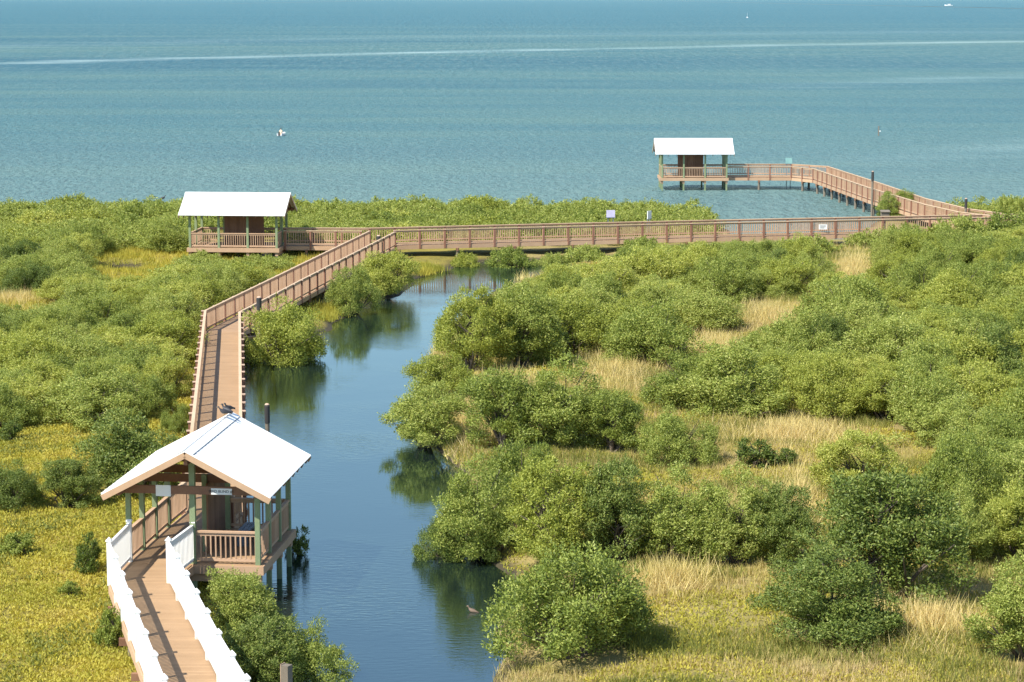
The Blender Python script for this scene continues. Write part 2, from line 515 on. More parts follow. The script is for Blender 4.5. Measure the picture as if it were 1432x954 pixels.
def railing(root, line, z, h, style='brown', post_every=1.9, post_out=0.0, name='railing'):
    """one side of a walk: balusters and rails in one mesh, each post a child"""
    off = Vector(root.location)
    mb, tp = MB(), MB()
    sp = {'brown': ('rail', 'post', 0.13, 'flat', 0.16, 0.035), 'white': ('vinyl', 'vinyl', 0.13, 'pyramid', 0.12, 0.045), 'shelter': ('rail', None, 0.1, None, 0.15, 0.04)}[style]
    rmat, pmat, pw, cap, step, bw = sp
    L = arc(line)
    r = link(name, None) if False else None
    spots = []
    for i in range(len(line) - 1):
        a, b2 = line[i], line[i+1]
        seg = b2 - a
        d = seg.normalized()
        n = max(1, round(seg.length / post_every))
        for k in range(n + (1 if i == len(line) - 2 else 0)):
            spots.append((a + seg * (k / n) + Vector((-d.y, d.x, 0)) * post_out, math.atan2(d.y, d.x)))
        tp.beam(a + Vector((0, 0, z + h - 0.03)), b2 + Vector((0, 0, z + h - 0.03)), 0.13 if style == 'brown' else 0.085, 0.05)
        mb.beam(a + Vector((0, 0, z + h - 0.11)), b2 + Vector((0, 0, z + h - 0.11)), 0.05, 0.09)
        mb.beam(a + Vector((0, 0, z + 0.14)), b2 + Vector((0, 0, z + 0.14)), 0.05, 0.09)
        nb = max(1, int(seg.length / step))
        for k in range(nb):
            c = a + seg * ((k + 0.5) / nb)
            mb.box((c.x, c.y, z + h * 0.5 + 0.01), d * (bw / 2), Vector((-d.y, d.x, 0)) * (0.03 if style == 'white' else 0.02), (0, 0, h / 2 - 0.12))
    r = mb.build(name, M[rmat], root, off)
    tp.build('handrail', M['cream_rail'] if style == 'brown' else M[rmat], r, off)
    if pmat:
        pd, cd = post_data(style, pw, h - (0.055 if cap == 'flat' else -0.05), M[pmat], cap, 0.25 if style == 'brown' else 0.06)
        for p, a in spots:
            o = link('post', pd, r, Vector((p.x, p.y, z)) - off)
            o.rotation_euler = (0, 0, a)
            if cd:
                c = link('post_cap', cd, r, Vector((p.x, p.y, z)) - off)
                c.rotation_euler = (0, 0, a)
    return r

def boardwalk(label, left, right, dz=0.0, rail_l=None, rail_r=None, style='brown', h=1.08, deck='deck', every=1.9, pile_every=3.8, pout=0.03):
    """left and right edges as pixel polylines at deck level; rail_l / rail_r: pixel polylines or None for the whole edge or False"""
    z = DECK + dz
    Lp = [P(*p, DECK) for p in left]
    Rp = [P(*p, DECK) for p in right]
    flat = lambda q: [Vector((p.x, p.y, 0)) for p in q]
    Lp, Rp = flat(Lp), flat(Rp)
    root = thing('boardwalk', label, 'boardwalk', (Lp[0] + Rp[0]) / 2, 0, 'boardwalk stretches over the marsh')
    off = Vector(root.location)
    WALK_LINES.append([(a + b) / 2 for a, b in zip(Lp, Rp)])
    dk, fa, jo = MB(), MB(), MB()
    pile = MB().tube([(0, 0, -0.4), (0, 0, 1.0)], [0.12, 0.11], 9).data('pile', M['pile'])
    acc = 0.0
    for i in range(len(Lp) - 1):
        a0, a1, b0, b1 = Lp[i], Lp[i+1], Rp[i], Rp[i+1]
        LL = max((a1 - a0).length, (b1 - b0).length)
        n = max(1, int(LL / 0.145))
        g = 0.03
        for k in range(n):
            t0, t1 = (k + g) / n, (k + 1 - g) / n
            q = [a0.lerp(a1, t0), b0.lerp(b1, t0), b0.lerp(b1, t1), a0.lerp(a1, t1)]
            dk.slab([(p.x, p.y) for p in q], z - 0.045 + random.uniform(-.003, 0), z)
        for s0, s1, sg in ((a0, a1, 1), (b0, b1, -1)):
            d = (s1 - s0).normalized()
            nrm = Vector((-d.y, d.x, 0)) * sg
            fa.beam(s0 + nrm * 0.03 + Vector((0, 0, z - 0.16)), s1 + nrm * 0.03 + Vector((0, 0, z - 0.16)), 0.05, 0.26)
        for tt in (0.3, 0.7):
            jo.beam(a0.lerp(b0, tt) + Vector((0, 0, z - 0.15)), a1.lerp(b1, tt) + Vector((0, 0, z - 0.15)), 0.06, 0.2)
        m_ = max(1, round(LL / pile_every))
        for k in range(m_):
            t0 = (k + 0.5) / m_
            pa, pb = a0.lerp(a1, t0), b0.lerp(b1, t0)
            ex = (pb - pa).normalized()
            jo.beam(pa - ex * 0.22 + Vector((0, 0, z - 0.36)), pb + ex * 0.22 + Vector((0, 0, z - 0.36)), 0.14, 0.2)
            for p in (pa + ex * 0.12, pb - ex * 0.12):
                link('pile', pile, root, Vector((p.x, p.y, z - 1.27)) - off)
    dk.build('deck', M[deck], root, off)
    fa.build('fascia', M['fascia'], root, off)
    jo.build('crossbeams', M['beam'], root, off).name = 'crossbeam'
    for which, rl, full in (('l', rail_l, Lp), ('r', rail_r, Rp)):
        if rl is False:
            continue
        line = full if rl is None else flat([P(*p, DECK) for p in rl])
        railing(root, line, z, h, style, every, (pout if which == 'l' else -pout) if style == 'brown' else 0.0)
    return root

boardwalk('tan plank walk with white picket railings in front of the near bird blind', [(246, 1060), (205, 954), (154, 816), (182, 786)], [(368, 1060), (307, 954), (237, 815), (271, 788)],
          0.0, style='white', h=1.22, every=1.95)
boardwalk('straight tan boardwalk running from behind the near bird blind to the first bend', [(236.5, 736.5), (261, 716), (270.5, 628), (287.5, 463)], [(320, 738), (337.5, 720), (337, 625), (335.5, 465)],
          0.003, deck='deck', pout=0.11)
boardwalk('long diagonal boardwalk climbing the picture from the first bend to the far crossing', [(287.5, 463), (400, 405), (517, 344.5)], [(335.5, 465), (421, 417.5), (552, 346)], 0.0, deck='deck_grey')
boardwalk('long level boardwalk crossing the head of the channel in the middle distance', [(517, 340), (760, 333.8), (1000, 328), (1300, 321.5), (1480, 318)],
          [(517, 344.5), (760, 338.2), (1000, 332.2), (1300, 325.5), (1480, 322)], 0.003, rail_r=[(552, 343.6), (760, 338.2), (1000, 332.2), (1300, 325.5), (1480, 322)], deck='deck_grey')
boardwalk('short boardwalk link joining the bird blind in the shrubs to the crossing', [(399, 339.5), (517, 340)], [(399, 344), (517, 344.5)], 0.0, rail_r=[(399, 344), (505, 344.4)], deck='deck_grey')
boardwalk('straight pier walk over open water beside the white roofed sea blind', [(1016, 244.6), (1107, 244.8), (1156.5, 248)], [(1016, 248.2), (1107, 248.4), (1137.6, 251.6)], 0.0, deck='deck_grey', pile_every=5)
boardwalk('diagonal pier walk coming ashore from open water past the round shrub', [(1156.5, 248), (1226.7, 272), (1293.7, 296), (1352, 311), (1400, 318)], [(1137.6, 251.6), (1214, 279.5), (1293.7, 305), (1340, 316), (1385, 321.5)],
          0.006, deck='deck_grey', pile_every=3.2)

# ------------------------------------------------------------------ roofed bird blinds
EAVE, RIDGE, SIDE = 2.26, 3.61, 0.58
def shelter(label, c, ang, L, W, rails, wall_x, ox, oy=SIDE, mid_posts=True, walk_side=1, bench_y=None):
    """local x along the ridge; rails: list of (x0, y0, x1, y1) spans"""
    he, hr = EAVE, RIDGE
    root = thing('bird_blind', label, 'bird blind', (c.x, c.y, DECK), ang, 'white roofed bird blinds')
    WALK_LINES.append([Vector((c.x, c.y, 0)) + Matrix.Rotation(ang, 3, 'Z') @ Vector((s * L / 2, q, 0)) for q in (-W/4, W/4) for s in (-1, 1)])
    # floor
    fl = MB()
    n = int((L + 0.3) / 0.145)
    for k in range(n):
        x0 = -L/2 - 0.15 + (L + 0.3) * k / n
        fl.abox(x0 + 0.004, x0 + (L + 0.3) / n - 0.004, -W/2 - 0.15, W/2 + 0.15, -0.045, 0.008)
    floor = fl.build('floor', M['deck'], root)
    fa = MB()
    for s in (-1, 1):
        fa.abox(-L/2 - 0.2, L/2 + 0.2, s*(W/2 + 0.175) - 0.025, s*(W/2 + 0.175) + 0.025, -0.27, 0.0)
        fa.abox(s*(L/2 + 0.175) - 0.025, s*(L/2 + 0.175) + 0.025, -W/2 - 0.149, W/2 + 0.149, -0.27, -0.003)
    fa.build('floor_fascia', M['fascia'], root)
    j = MB()
    for x in np.linspace(-L/2, L/2, 4):
        j.abox(x - 0.1, x + 0.1, -W/2 - 0.1, W/2 + 0.1, -0.52, -0.275)
    j.build('floor_beam', M['fascia'], root)
    # posts
    slope = (hr - he) / (W/2 + oy)
    zp = hr - slope * W/2 - 0.12
    xs4 = [-L/2 + L * i / 3 for i in range(4)]
    post = MB().abox(-0.075, 0.075, -0.075, 0.075, -1.55, zp).data('post', M['green'])
    for x in xs4:
        for s in (-1, 1):
            link('post', post, root, (x, s * W/2, 0))
    if mid_posts:
        tall = MB().abox(-0.085, 0.085, -0.085, 0.085, -1.55, hr - 0.2).data('post', M['green'])
        for s in (-1, 1):
            link('post', tall, root, (s * L/2, 0, 0))
        link('post', post, root, (-L/6, 0.0, 0))
    # beams
    bm = MB()
    for s in (-1, 1):
        bm.abox(-L/2 - ox + 0.12, L/2 + ox - 0.12, s*(W/2 + 0.1) - 0.05, s*(W/2 + 0.1) + 0.05, zp - 0.22, zp - 0.004)
    bm.abox(-L/2 - ox + 0.12, L/2 + ox - 0.12, -0.05, 0.05, hr - 0.42, hr - 0.19)
    bm.build('roof_beam', M['beam'], root)
    for x in (-L/2 - 0.1, -L/6 + 0.1, L/6 - 0.1, L/2 + 0.1):
        tb = MB()
        tb.abox(x - 0.045, x + 0.045, -W/2 - 0.3, W/2 + 0.3, zp - 0.27, zp - 0.02)
        tb.build('tie_beam', M['beam'], root)
    # roof: two thick sheets with standing seams, rafters beneath, rake and eave boards
    hx = L/2 + ox
    ey = W/2 + oy
    rf = MB()
    th = 0.05
    for s in (-1, 1):
        a, b2 = Vector((0, 0, hr)), Vector((0, s * ey, he))
        nrm = Vector((0, s * (hr - he), ey)).normalized()
        rf.box((a + b2) / 2 + nrm * th / 2, (hx, 0, 0), (b2 - a) / 2, nrm * (th / 2))
        for k in range(int(2 * hx / 0.41) + 1):
            x = -hx + 0.02 + k * (2 * hx - 0.04) / int(2 * hx / 0.41)
            rf.box((a + b2) / 2 + nrm * (th + 0.004) + Vector((x, 0, 0)), (0.012, 0, 0), (b2 - a) * 0.495, nrm * 0.006)
    roof = rf.build('roof', M['roof'], root)
    rc = MB()
    for s in (-1, 1):
        d = Vector((0, s * ey, he - hr)).normalized()
        nrm = Vector((0, s * (hr - he), ey)).normalized()
        rc.box(Vector((0, 0, hr)) + d * 0.13 + nrm * (th + 0.016), (hx + 0.01, 0, 0), d * 0.13, nrm * 0.008)
    rc.build('ridge_cap', M['roof'], roof)
    rl = MB()
    for k in range(int(2 * hx / 0.2)):
        x = -hx + 0.1 + k * 0.2
        rl.abox(x - 0.05, x + 0.05, -0.272, -0.262, hr - 0.125, hr - 0.065)
    rl.build('ridge_vent', M['dark'], roof)
    for e in (-1, 1):
        for s in (-1, 1):
            rk = MB()
            rk.beam((e * (hx - 0.02), 0.0, hr - 0.095), (e * (hx - 0.02), s * (ey - 0.01), he - 0.095), 0.045, 0.18)
            rk.build('rake_board', M['fascia'], roof)
    ra = MB()
    for k in range(9):
        x = -hx + 0.35 + k * (2 * hx - 0.7) / 8
        for s in (-1, 1):
            ra.beam((x, s * 0.06, hr - 0.13), (x, s * (ey - 0.05), he - 0.10), 0.045, 0.14)
    ra.build('rafter', M['beam'], roof)
    # dividing wall with a viewing slot
    wx0, wx1 = wall_x
    wl = MB()
    nb = int((wx1 - wx0) / 0.2)
    for k in range(nb):
        x0 = wx0 + (wx1 - wx0) * k / nb
        wl.abox(x0, x0 + (wx1 - wx0) / nb - 0.006, -0.16, -0.11, 0.01, 2.2)
    wl.build('wall', M['wall'], root)
    # railings between the posts
    for (x0, y0, x1, y1) in rails:
        a, b2 = Vector((x0, y0, 0)), Vector((x1, y1, 0))
        d = (b2 - a).normalized()
        mb = MB()
        Ls = (b2 - a).length
        for zz, hh, ww in ((1.0, 0.06, 0.12), (0.92, 0.09, 0.04), (0.14, 0.09, 0.04)):
            mb.beam(a + Vector((0, 0, zz)), b2 + Vector((0, 0, zz)), ww, hh)
        nbal = int(Ls / 0.15)
        for k in range(nbal):
            c2 = a + (b2 - a) * ((k + 0.5) / nbal)
            mb.box((c2.x, c2.y, 0.53), d * 0.022, Vector((-d.y, d.x, 0)) * 0.022, (0, 0, 0.36))
        mb.build('railing', M['rail'], root)
    if bench_y is not None:
        bn = thing('bench', None, None)
        C.objects.unlink(bn)
        bpy.data.objects.remove(bn)
    return root

def bench(label, loc, ang):
    root = thing('bench', label, 'bench', loc, ang, 'benches inside the bird blinds')
    s = MB()
    for k in range(3):
        s.abox(-0.75, 0.75, -0.2 + k * 0.135, -0.08 + k * 0.135, 0.42, 0.46)
    s.build('seat', M['bluegrey'], root)
    for sx in (-1, 1):
        MB().abox(sx * 0.6 - 0.04, sx * 0.6 + 0.04, -0.17, 0.17, 0.0, 0.42).build('leg', M['bluegrey'], root)

# the near blind, ridge running away from the camera
fl_, fr_ = P(182, 785, DECK), P(361, 791, DECK)
bl_, br_ = P(235.7, 737, DECK), P(403, 742, DECK)
cN = (fl_ + fr_ + bl_ + br_) / 4
ax = ((bl_ + br_) - (fl_ + fr_)).normalized()
angN = math.atan2(ax.y, ax.x)
LN = ((bl_ + br_) / 2 - (fl_ + fr_) / 2).length
WN = ((fr_ + br_) / 2 - (fl_ + bl_) / 2).length
# local +y is the left of the ridge direction: the walk side
hl, hw = LN / 2, WN / 2
near = shelter('near open gabled bird blind with white roof, green posts and name board', cN, angN, LN, WN,
               [(-hl, hw, hl, hw), (-hl, -hw, hl, -hw), (-hl, -hw, -hl, 0), (hl, -hw, hl, 0)], (-hl * 0.45, hl * 0.55), 0.86)
RN = Matrix.Rotation(angN, 3, 'Z')
def nl(x, y, z):
    return Vector((cN.x, cN.y, DECK)) + RN @ Vector((x, y, z))
bench('blue grey bench behind the front railing of the near bird blind', nl(hl * 0.25, -hw * 0.5, 0.01), angN)

def far_shelter(label, f0, f1, depth_px, rails_fn, wall_fr, ox):
    a, b2 = P(*f0, DECK), P(*f1, DECK)
    back = P(*depth_px, DECK)
    u = (b2 - a).normalized()
    ang = math.atan2(u.y, u.x)
    v = Vector((-u.y, u.x, 0))
    L, W = (b2 - a).length, 3.95
    c = (a + b2) / 2 + v * W / 2
    x0, x1 = -L/2 + L * wall_fr[0], -L/2 + L * wall_fr[1]
    return shelter(label, c, ang, L, W, rails_fn(L/2, W/2), (x0, x1), ox), c, ang
s2, c2, a2 = far_shelter('bird blind with white roof standing among low shrubs by the shore', (266, 346.5), (387, 347.5), (400, 336),
                         lambda l, w: [(-l, -w, -l/3, -w), (-l/3, -w, l/3, -w), (l/3, -w, l, -w), (-l, -w, -l, w), (l, -w, l, 0), (-l, w, l, w)], (0.34, 0.80), 0.68)
s3, c3, a3 = far_shelter('bird blind with white roof on piles over open water at the pier end', (926, 249), (1016, 249), (1016, 240),
                         lambda l, w: [(-l, -w, -l/3, -w), (-l/3, -w, l/3, -w), (l/3, -w, l, -w), (-l, -w, -l, w), (-l, w, l, w)], (0.26, 0.66), 0.68)

# ------------------------------------------------------------------ signs, poles
def text_on(parent, body, size, loc, rot, mat):
    cu = bpy.data.curves.new('lettering', 'FONT')
    cu.body = body
    cu.size = size
    cu.align_x = 'CENTER'
    cu.align_y = 'CENTER'
    cu.extrude = 0.003
    cu.materials.append(mat)
    tmp = bpy.data.objects.new('lettering_curve', cu)
    C.objects.link(tmp)
    bpy.context.view_layer.update()
    me = bpy.data.meshes.new_from_object(tmp.evaluated_get(bpy.context.evaluated_depsgraph_get()))
    bpy.data.objects.remove(tmp)
    o = link('lettering', me)
    o.parent = parent
    o.location = loc
    o.rotation_euler = rot
    return o
zb = RIDGE - (RIDGE - EAVE) / (hw + SIDE) * hw - 0.12 - 0.15
def gable_sign(name, y, w, h, z, label, txt=None):
    loc = nl(-hl - 0.1 - 0.045, y, z)
    root = thing(name, label, 'sign', loc, angN)
    MB().abox(-0.022, -0.002, -w/2, w/2, -h/2, h/2).build('board', M['sign'], root)
    if txt:
        text_on(root, txt, h * 0.62, (-0.026, 0, 0), (math.pi/2, 0, -math.pi/2), M['ink'])
    return root
gable_sign('sign_board', hw * 0.43, 0.46, 0.34, zb - 0.02, 'blank white square board fixed to the gable beam of the near blind')
gable_sign('name_board', -hw * 0.47, 0.64, 0.19, zb - 0.01, 'long white name board with black letters on the near blind gable beam', 'BIRD BLIND #1')

def pole(label, base, ztop, r=0.11, sleeve=0.8, group='timber poles beside the boardwalks', lean=(0, 0), zb=-0.6, square=False, paint=None):
    root = thing('timber_pole', label, 'pole', (base.x, base.y, 0), 0, group)
    lx, ly = lean
    r *= 0.85
    m1 = MB()
    zs = ztop - sleeve
    f = lambda z: (lx * z, ly * z, z)
    m1.tube([f(zb), f(zs)], [r, r * 0.92], 10).build('shaft', M['pile'], root, smooth=False)
    m2 = MB()
    m2.tube([f(zs - 0.004), f(ztop - 0.05), f(ztop)], [r * 1.12, r * 1.12, r * 0.8], 10)
    m2.build('sleeve', M['dark'], root)
    m3 = MB()
    m3.tube([f(ztop + 0.001), f(ztop + 0.05)], [r * 1.0, r * 0.6], 10)
    m3.build('cap', M['cap'], root)
    return root
b1 = P(374.5, 632, 0)
pole('grey timber pole with dark top standing in the channel behind the near roof', b1, z_at(566, b1.y), 0.115, 0.75)
b2_ = P(363, 470, DECK); 
pr = pole('timber pole with pale bracket beside the first bend of the walk', Vector((b2_.x, b2_.y, 0)), z_at(416, b2_.y), 0.14, 0.62)
br = MB()
e = P(338, 472, DECK)
br.beam((0, 0, DECK - 0.05), (e.x - b2_.x, e.y - b2_.y, DECK - 0.05), 0.2, 0.14)
br.build('bracket', M['cap'], pr)
b3 = P(529.5, 356, DECK)
pole('dark topped timber pole in front of the long diagonal walk near its far end', Vector((b3.x, b3.y, 0)), z_at(330, b3.y), 0.15, 0.6)
b4 = P(1219.5, 283, DECK)
pole('dark topped timber pole beside the diagonal pier walk near the round shrub', Vector((b4.x, b4.y, 0)), z_at(240, b4.y), 0.12, 0.8)
b5 = P(1350, 312, DECK)
pole('short dark timber pole where the pier walk reaches the shore shrubs', Vector((b5.x, b5.y, 0)), z_at(278, b5.y), 0.12, 0.7)
# square post in the near water
bq = P(401.5, 984, 0)
root = thing('mooring_post', 'square grey timber post with pale side at the bottom edge of the channel', 'post', (bq.x, bq.y, 0), -0.5)
zt = z_at(930, bq.y)
MB().abox(-0.11, 0.11, -0.11, 0.11, -0.6, zt).build('shaft', M['pile'], root)
MB().abox(-0.125, -0.112, -0.11, 0.11, -0.3, zt + 0.03).build('side_board', M['cap'], root)

def panel_sign(label, px, pyb, pyt, wpx, D_off, mat, ang=0.0, tilt=0.0, base_z=DECK, name='sign_board'):
    p = P(px, pyb, base_z)
    D = p.y
    zc = D * CT + (CAMZ - base_z) * ST
    w = wpx * zc / FPX
    zt_, = (z_at(pyt, D),)
    zb_ = z_at(pyb, D)
    root = thing(name, label, 'sign', (p.x, p.y, 0), ang)
    hh = zt_ - zb_
    MB().abox(-w/2, w/2, -0.03, 0.03, zb_, zt_).build('panel', mat, root)
    MB().abox(-w/2 - 0.03, w/2 + 0.03, -0.02, 0.045, zb_ - 0.05, zb_ - 0.003).build('panel_frame', M['bluegrey'], root)
    for s in (-1, 1):
        MB().abox(s * w * 0.3 - 0.03, s * w * 0.3 + 0.03, 0.032, 0.08, -0.2, zt_ - 0.1).build('leg', M['bluegrey'], root)
    return root
panel_sign('pale lilac information panel behind the level crossing, before the shore shrubs', 854, 304, 294, 12, 0, M['lilac'], 0.05, base_z=2.2)
panel_sign('narrow white panel turned sideways behind the level crossing', 908, 306, 295, 9, 0, M['sign'], 0.9, base_z=2.2)
panel_sign('small teal panel on posts beside the straight pier walk', 1103, 229, 221, 9, 0, M['teal'], 0.0, base_z=2.4)
pb = P(1146, 312, 1.9)
root = thing('rail_sign', 'small white notice fixed to the railing of the level crossing', 'sign', (pb.x, P(1146, 328.8, DECK).y - 0.12, 1.62))
MB().abox(-0.3, 0.3, -0.02, 0.02, 0.0, 0.36).build('board', M['sign'], root)
for k in range(3):
    MB().abox(-0.2, 0.2 - 0.1 * (k == 2), -0.026, -0.0205, 0.25 - 0.08 * k, 0.28 - 0.08 * k).build('text_line', M['ink'], root)
pb = P(1239, 319, DECK)
root = thing('nest_box', 'grey olive wooden box on a post behind the level crossing', 'nest box', (pb.x, pb.y + 0.6, 0))
z0, z1 = z_at(308, pb.y), z_at(297, pb.y)
MB().abox(-0.3, 0.3, -0.22, 0.22, z0, z1).build('box_body', M['pile'], root)
MB().box((0, -0.02, z1 + 0.04), (0.36, 0, 0), (0, 0.3, 0.05), (0, -0.003, 0.018)).build('lid', M['pile'], root)
MB().abox(-0.06, 0.06, -0.06, 0.06, -0.3, z0).build('shaft', M['pile'], root)

# ------------------------------------------------------------------ birds and boats
def ell(mb, c, r, n=10, mrings=7, rot=None):
    k = len(mb.v)
    R = rot or Matrix.Identity(3)
    c = Vector(c)
    for i in range(mrings + 1):
        a = math.pi * i / mrings
        for j in range(n):
            b = 2 * math.pi * j / n
            mb.v.append(c + R @ Vector((r[0] * math.cos(a), r[1] * math.sin(a) * math.cos(b), r[2] * math.sin(a) * math.sin(b))))
    for i in range(mrings):
        for j in range(n):
            mb.f.append((k + i*n + j, k + i*n + (j+1) % n, k + (i+1)*n + (j+1) % n, k + (i+1)*n + j))
def pigeon(loc, ang, label, scale=1.0, mat='bird', legs=True, group=None, name='bird', cat='bird'):
    root = thing(name, label, cat, loc, ang, group)
    b = MB()
    z0 = 0.07 if legs else 0.0
    # one continuous lofted body: tail - rump - breast - neck - head
    prof = [(-0.21, 0.045, 0.012, 0.028), (-0.13, 0.075, 0.038, 0.03), (-0.04, 0.095, 0.068, 0.062), (0.05, 0.105, 0.070, 0.068), (0.10, 0.135, 0.052, 0.055), (0.125, 0.175, 0.033, 0.036), (0.14, 0.215, 0.036, 0.036), (0.165, 0.235, 0.028, 0.026), (0.19, 0.23, 0.008, 0.008)]
    n = 10
    for x, z, ry, rz in prof:
        for j in range(n):
            t = 2 * math.pi * j / n
            b.v.append(Vector((x, ry * math.cos(t), z0 + z + rz * math.sin(t))) * scale)
    for i in range(len(prof) - 1):
        for j in range(n):
            b.f.append((i*n + j, i*n + (j+1) % n, (i+1)*n + (j+1) % n, (i+1)*n + j))
    b.f.append(tuple(range(n))[::-1]); b.f.append(tuple(range((len(prof)-1)*n, len(prof)*n)))
    b.build('body', M[mat], root, smooth=True)
    k = MB(); k.tube([Vector((0.182, 0, z0 + 0.23)) * scale, Vector((0.225, 0, z0 + 0.222)) * scale], [0.011 * scale, 0.003 * scale], 6).build('beak', M['beak'], root)
    if legs:
        for s in (-1, 1):
            MB().tube([Vector((0.01, s * 0.03, 0)) * scale, Vector((0.0, s * 0.03, z0 + 0.05)) * scale], [0.008, 0.01], 5).build('leg', M['beak'], root)
    return root
zr = RIDGE + 0.05 + 0.03
for k, (xx, aa, lb) in enumerate([(hl - 0.15, 0.3, 'dark bird on the near roof ridge, nearest the front of the row'), (hl + 0.20, -0.4, 'dark bird on the near roof ridge, between two other birds'),
                                  (hl + 0.56, 0.9, 'dark bird on the near roof ridge, closest to the back gable')]):
    pigeon(nl(xx, 0.02, zr), angN + math.pi / 2 + aa, lb, 1.15, group='birds in a row on the ridge')
dk_ = P(661, 856, 0)
pigeon((dk_.x, dk_.y, -0.05), 2.8, 'brown duck swimming in the shaded water by the overhanging shrub', 0.95, 'duck', False, name='duck', cat='duck')
dk2 = P(228, 278, 0)
pigeon((dk2.x, dk2.y, -0.05), 0.1, 'small dark bird floating offshore beside the blind among shrubs', 1.5, 'bird', False, name='water_bird', cat='bird')

# small open boat with a seated person, bow towards the shore
bp_ = P(394, 189.5, 0)
root = thing('rowing_boat', 'small white open boat alone on the sea', 'boat', (bp_.x, bp_.y, 0), 1.35)
root.scale = (0.8, 0.72, 0.72)
hb = MB()
prof = [(-1.3, 0.50, 0.42), (-0.5, 0.60, 0.40), (0.4, 0.55, 0.44), (1.1, 0.28, 0.52), (1.45, 0.03, 0.60)]
for x, w, z in prof:
    hb.v += [Vector((x, -w, z)), Vector((x, -w * 0.75, -0.12)), Vector((x, w * 0.75, -0.12)), Vector((x, w, z)), Vector((x, w * 0.86, z - 0.02)), Vector((x, w * 0.6, 0.1)), Vector((x, -w * 0.6, 0.1)), Vector((x, -w * 0.86, z - 0.02))]
for i in range(len(prof) - 1):
    for j in range(8):
        hb.f.append((i*8 + j, i*8 + (j+1) % 8, (i+1)*8 + (j+1) % 8, (i+1)*8 + j))
hb.f.append((0, 1, 2, 3, 4, 5, 6, 7)); hb.f.append(tuple(range(32, 40))[::-1])
hb.build('hull', M['hull'], root)
MB().abox(-0.55, -0.3, -0.46, 0.46, 0.22, 0.26).build('thwart', M['fascia'], root)
MB().abox(-1.46, -1.31, -0.14, 0.14, -0.2, 0.75).build('outboard_motor', M['dark'], root)
fig = thing('person', 'person in a pale shirt sitting in the small white boat', 'person', (bp_.x, bp_.y, -0.1), 1.35)
fig.scale = (0.9, 0.9, 0.9)
vs = [(-0.42, 0, 0.32), (-0.42, 0, 0.62), (-0.40, 0, 0.84), (-0.39, 0, 0.94), (-0.38, 0, 1.04), (-0.38, 0, 1.16), (-0.40, 0.2, 0.82), (-0.30, 0.27, 0.58), (-0.08, 0.2, 0.52), (-0.40, -0.2, 0.82), (-0.30, -0.27, 0.58), (-0.08, -0.2, 0.52),
      (-0.38, 0.1, 0.32), (-0.02, 0.14, 0.40), (0.08, 0.14, 0.08), (-0.38, -0.1, 0.32), (-0.02, -0.14, 0.40), (0.08, -0.14, 0.08)]
es = [(0, 1), (1, 2), (2, 3), (3, 4), (4, 5), (2, 6), (6, 7), (7, 8), (2, 9), (9, 10), (10, 11), (0, 12), (12, 13), (13, 14), (0, 15), (15, 16), (16, 17)]
rad = [0.15, 0.14, 0.16, 0.06, 0.10, 0.09, 0.07, 0.05, 0.035, 0.07, 0.05, 0.035, 0.1, 0.075, 0.05, 0.1, 0.075, 0.05]
pm = bpy.data.meshes.new('body'); pm.from_pydata(vs, es, []); pm.materials.append(M['shirt'])
body = link('body', pm, fig)
sk = body.modifiers.new('skin', 'SKIN'); body.modifiers.new('sub', 'SUBSURF').levels = 1
for i, r in enumerate(rad):
    pm.skin_vertices[0].data[i].radius = (r, r)
pm.skin_vertices[0].data[0].use_root = True
hh = MB(); ell(hh, (-0.40, 0, 1.17), (0.115, 0.105, 0.09)); hh.build('hair', M['hair'], fig, smooth=True)

# far motor boat and marks at sea
fb = P(1327, 8.2, 0)
root = thing('motor_boat', 'tiny white motor boat near the horizon', 'boat', (fb.x, fb.y, 0), 2.9)
h2 = MB()
for x, w, z in [(-9, 2.2, 1.6), (0, 2.4, 1.8), (6, 1.6, 2.3), (10, 0.1, 3.0)]:
    h2.v += [Vector((x, -w, z)), Vector((x, -w * 0.6, -0.4)), Vector((x, w * 0.6, -0.4)), Vector((x, w, z))]
for i in range(3):
    for j in range(4):
        h2.f.append((i*4 + j, i*4 + (j+1) % 4, (i+1)*4 + (j+1) % 4, (i+1)*4 + j))
h2.f.append((0, 1, 2, 3)); h2.f.append((15, 14, 13, 12))
h2.build('hull', M['hull'], root)
MB().abox(-4, 3, -1.5, 1.5, 1.7, 4.2).build('cabin', M['hull'], root)
MB().abox(-3.9, 3.1, -1.52, 1.52, 2.9, 3.6).build('window', M['hull_dark'], root)
sm = P(1045, 25, 0)
root = thing('sail_boat', 'tiny pale sailing boat far out at sea', 'boat', (sm.x, sm.y, 0), 1.4)
h3 = MB()
for x, w, z in [(-2, 0.7, 0.6), (0, 0.9, 0.6), (1.8, 0.5, 0.7), (2.6, 0.05, 0.8)]:
    h3.v += [Vector((x, -w, z)), Vector((x, -w * 0.5, -0.2)), Vector((x, w * 0.5, -0.2)), Vector((x, w, z))]
for i in range(3):
    for j in range(4):
        h3.f.append((i*4 + j, i*4 + (j+1) % 4, (i+1)*4 + (j+1) % 4, (i+1)*4 + j))
h3.f.append((0, 1, 2, 3)); h3.f.append((15, 14, 13, 12))
h3.build('hull', M['hull'], root)
MB().tube([(0.4, 0, 0.5), (0.4, 0, 5.0)], [0.06, 0.04], 6).build('mast', M['sign'], root)
MB().slab([(0.35, 0.0), (-1.8, 0.02), (-1.8, 0.06), (0.35, 0.04)], 1.0, 1.03).build('boom', M['sign'], root)
sl = MB(); sl.v += [Vector((0.34, 0.0, 1.05)), Vector((-1.7, 0.1, 1.05)), Vector((0.34, 0.0, 4.8)), Vector((0.34, 0.03, 1.05)), Vector((-1.7, 0.13, 1.05)), Vector((0.34, 0.03, 4.8))]
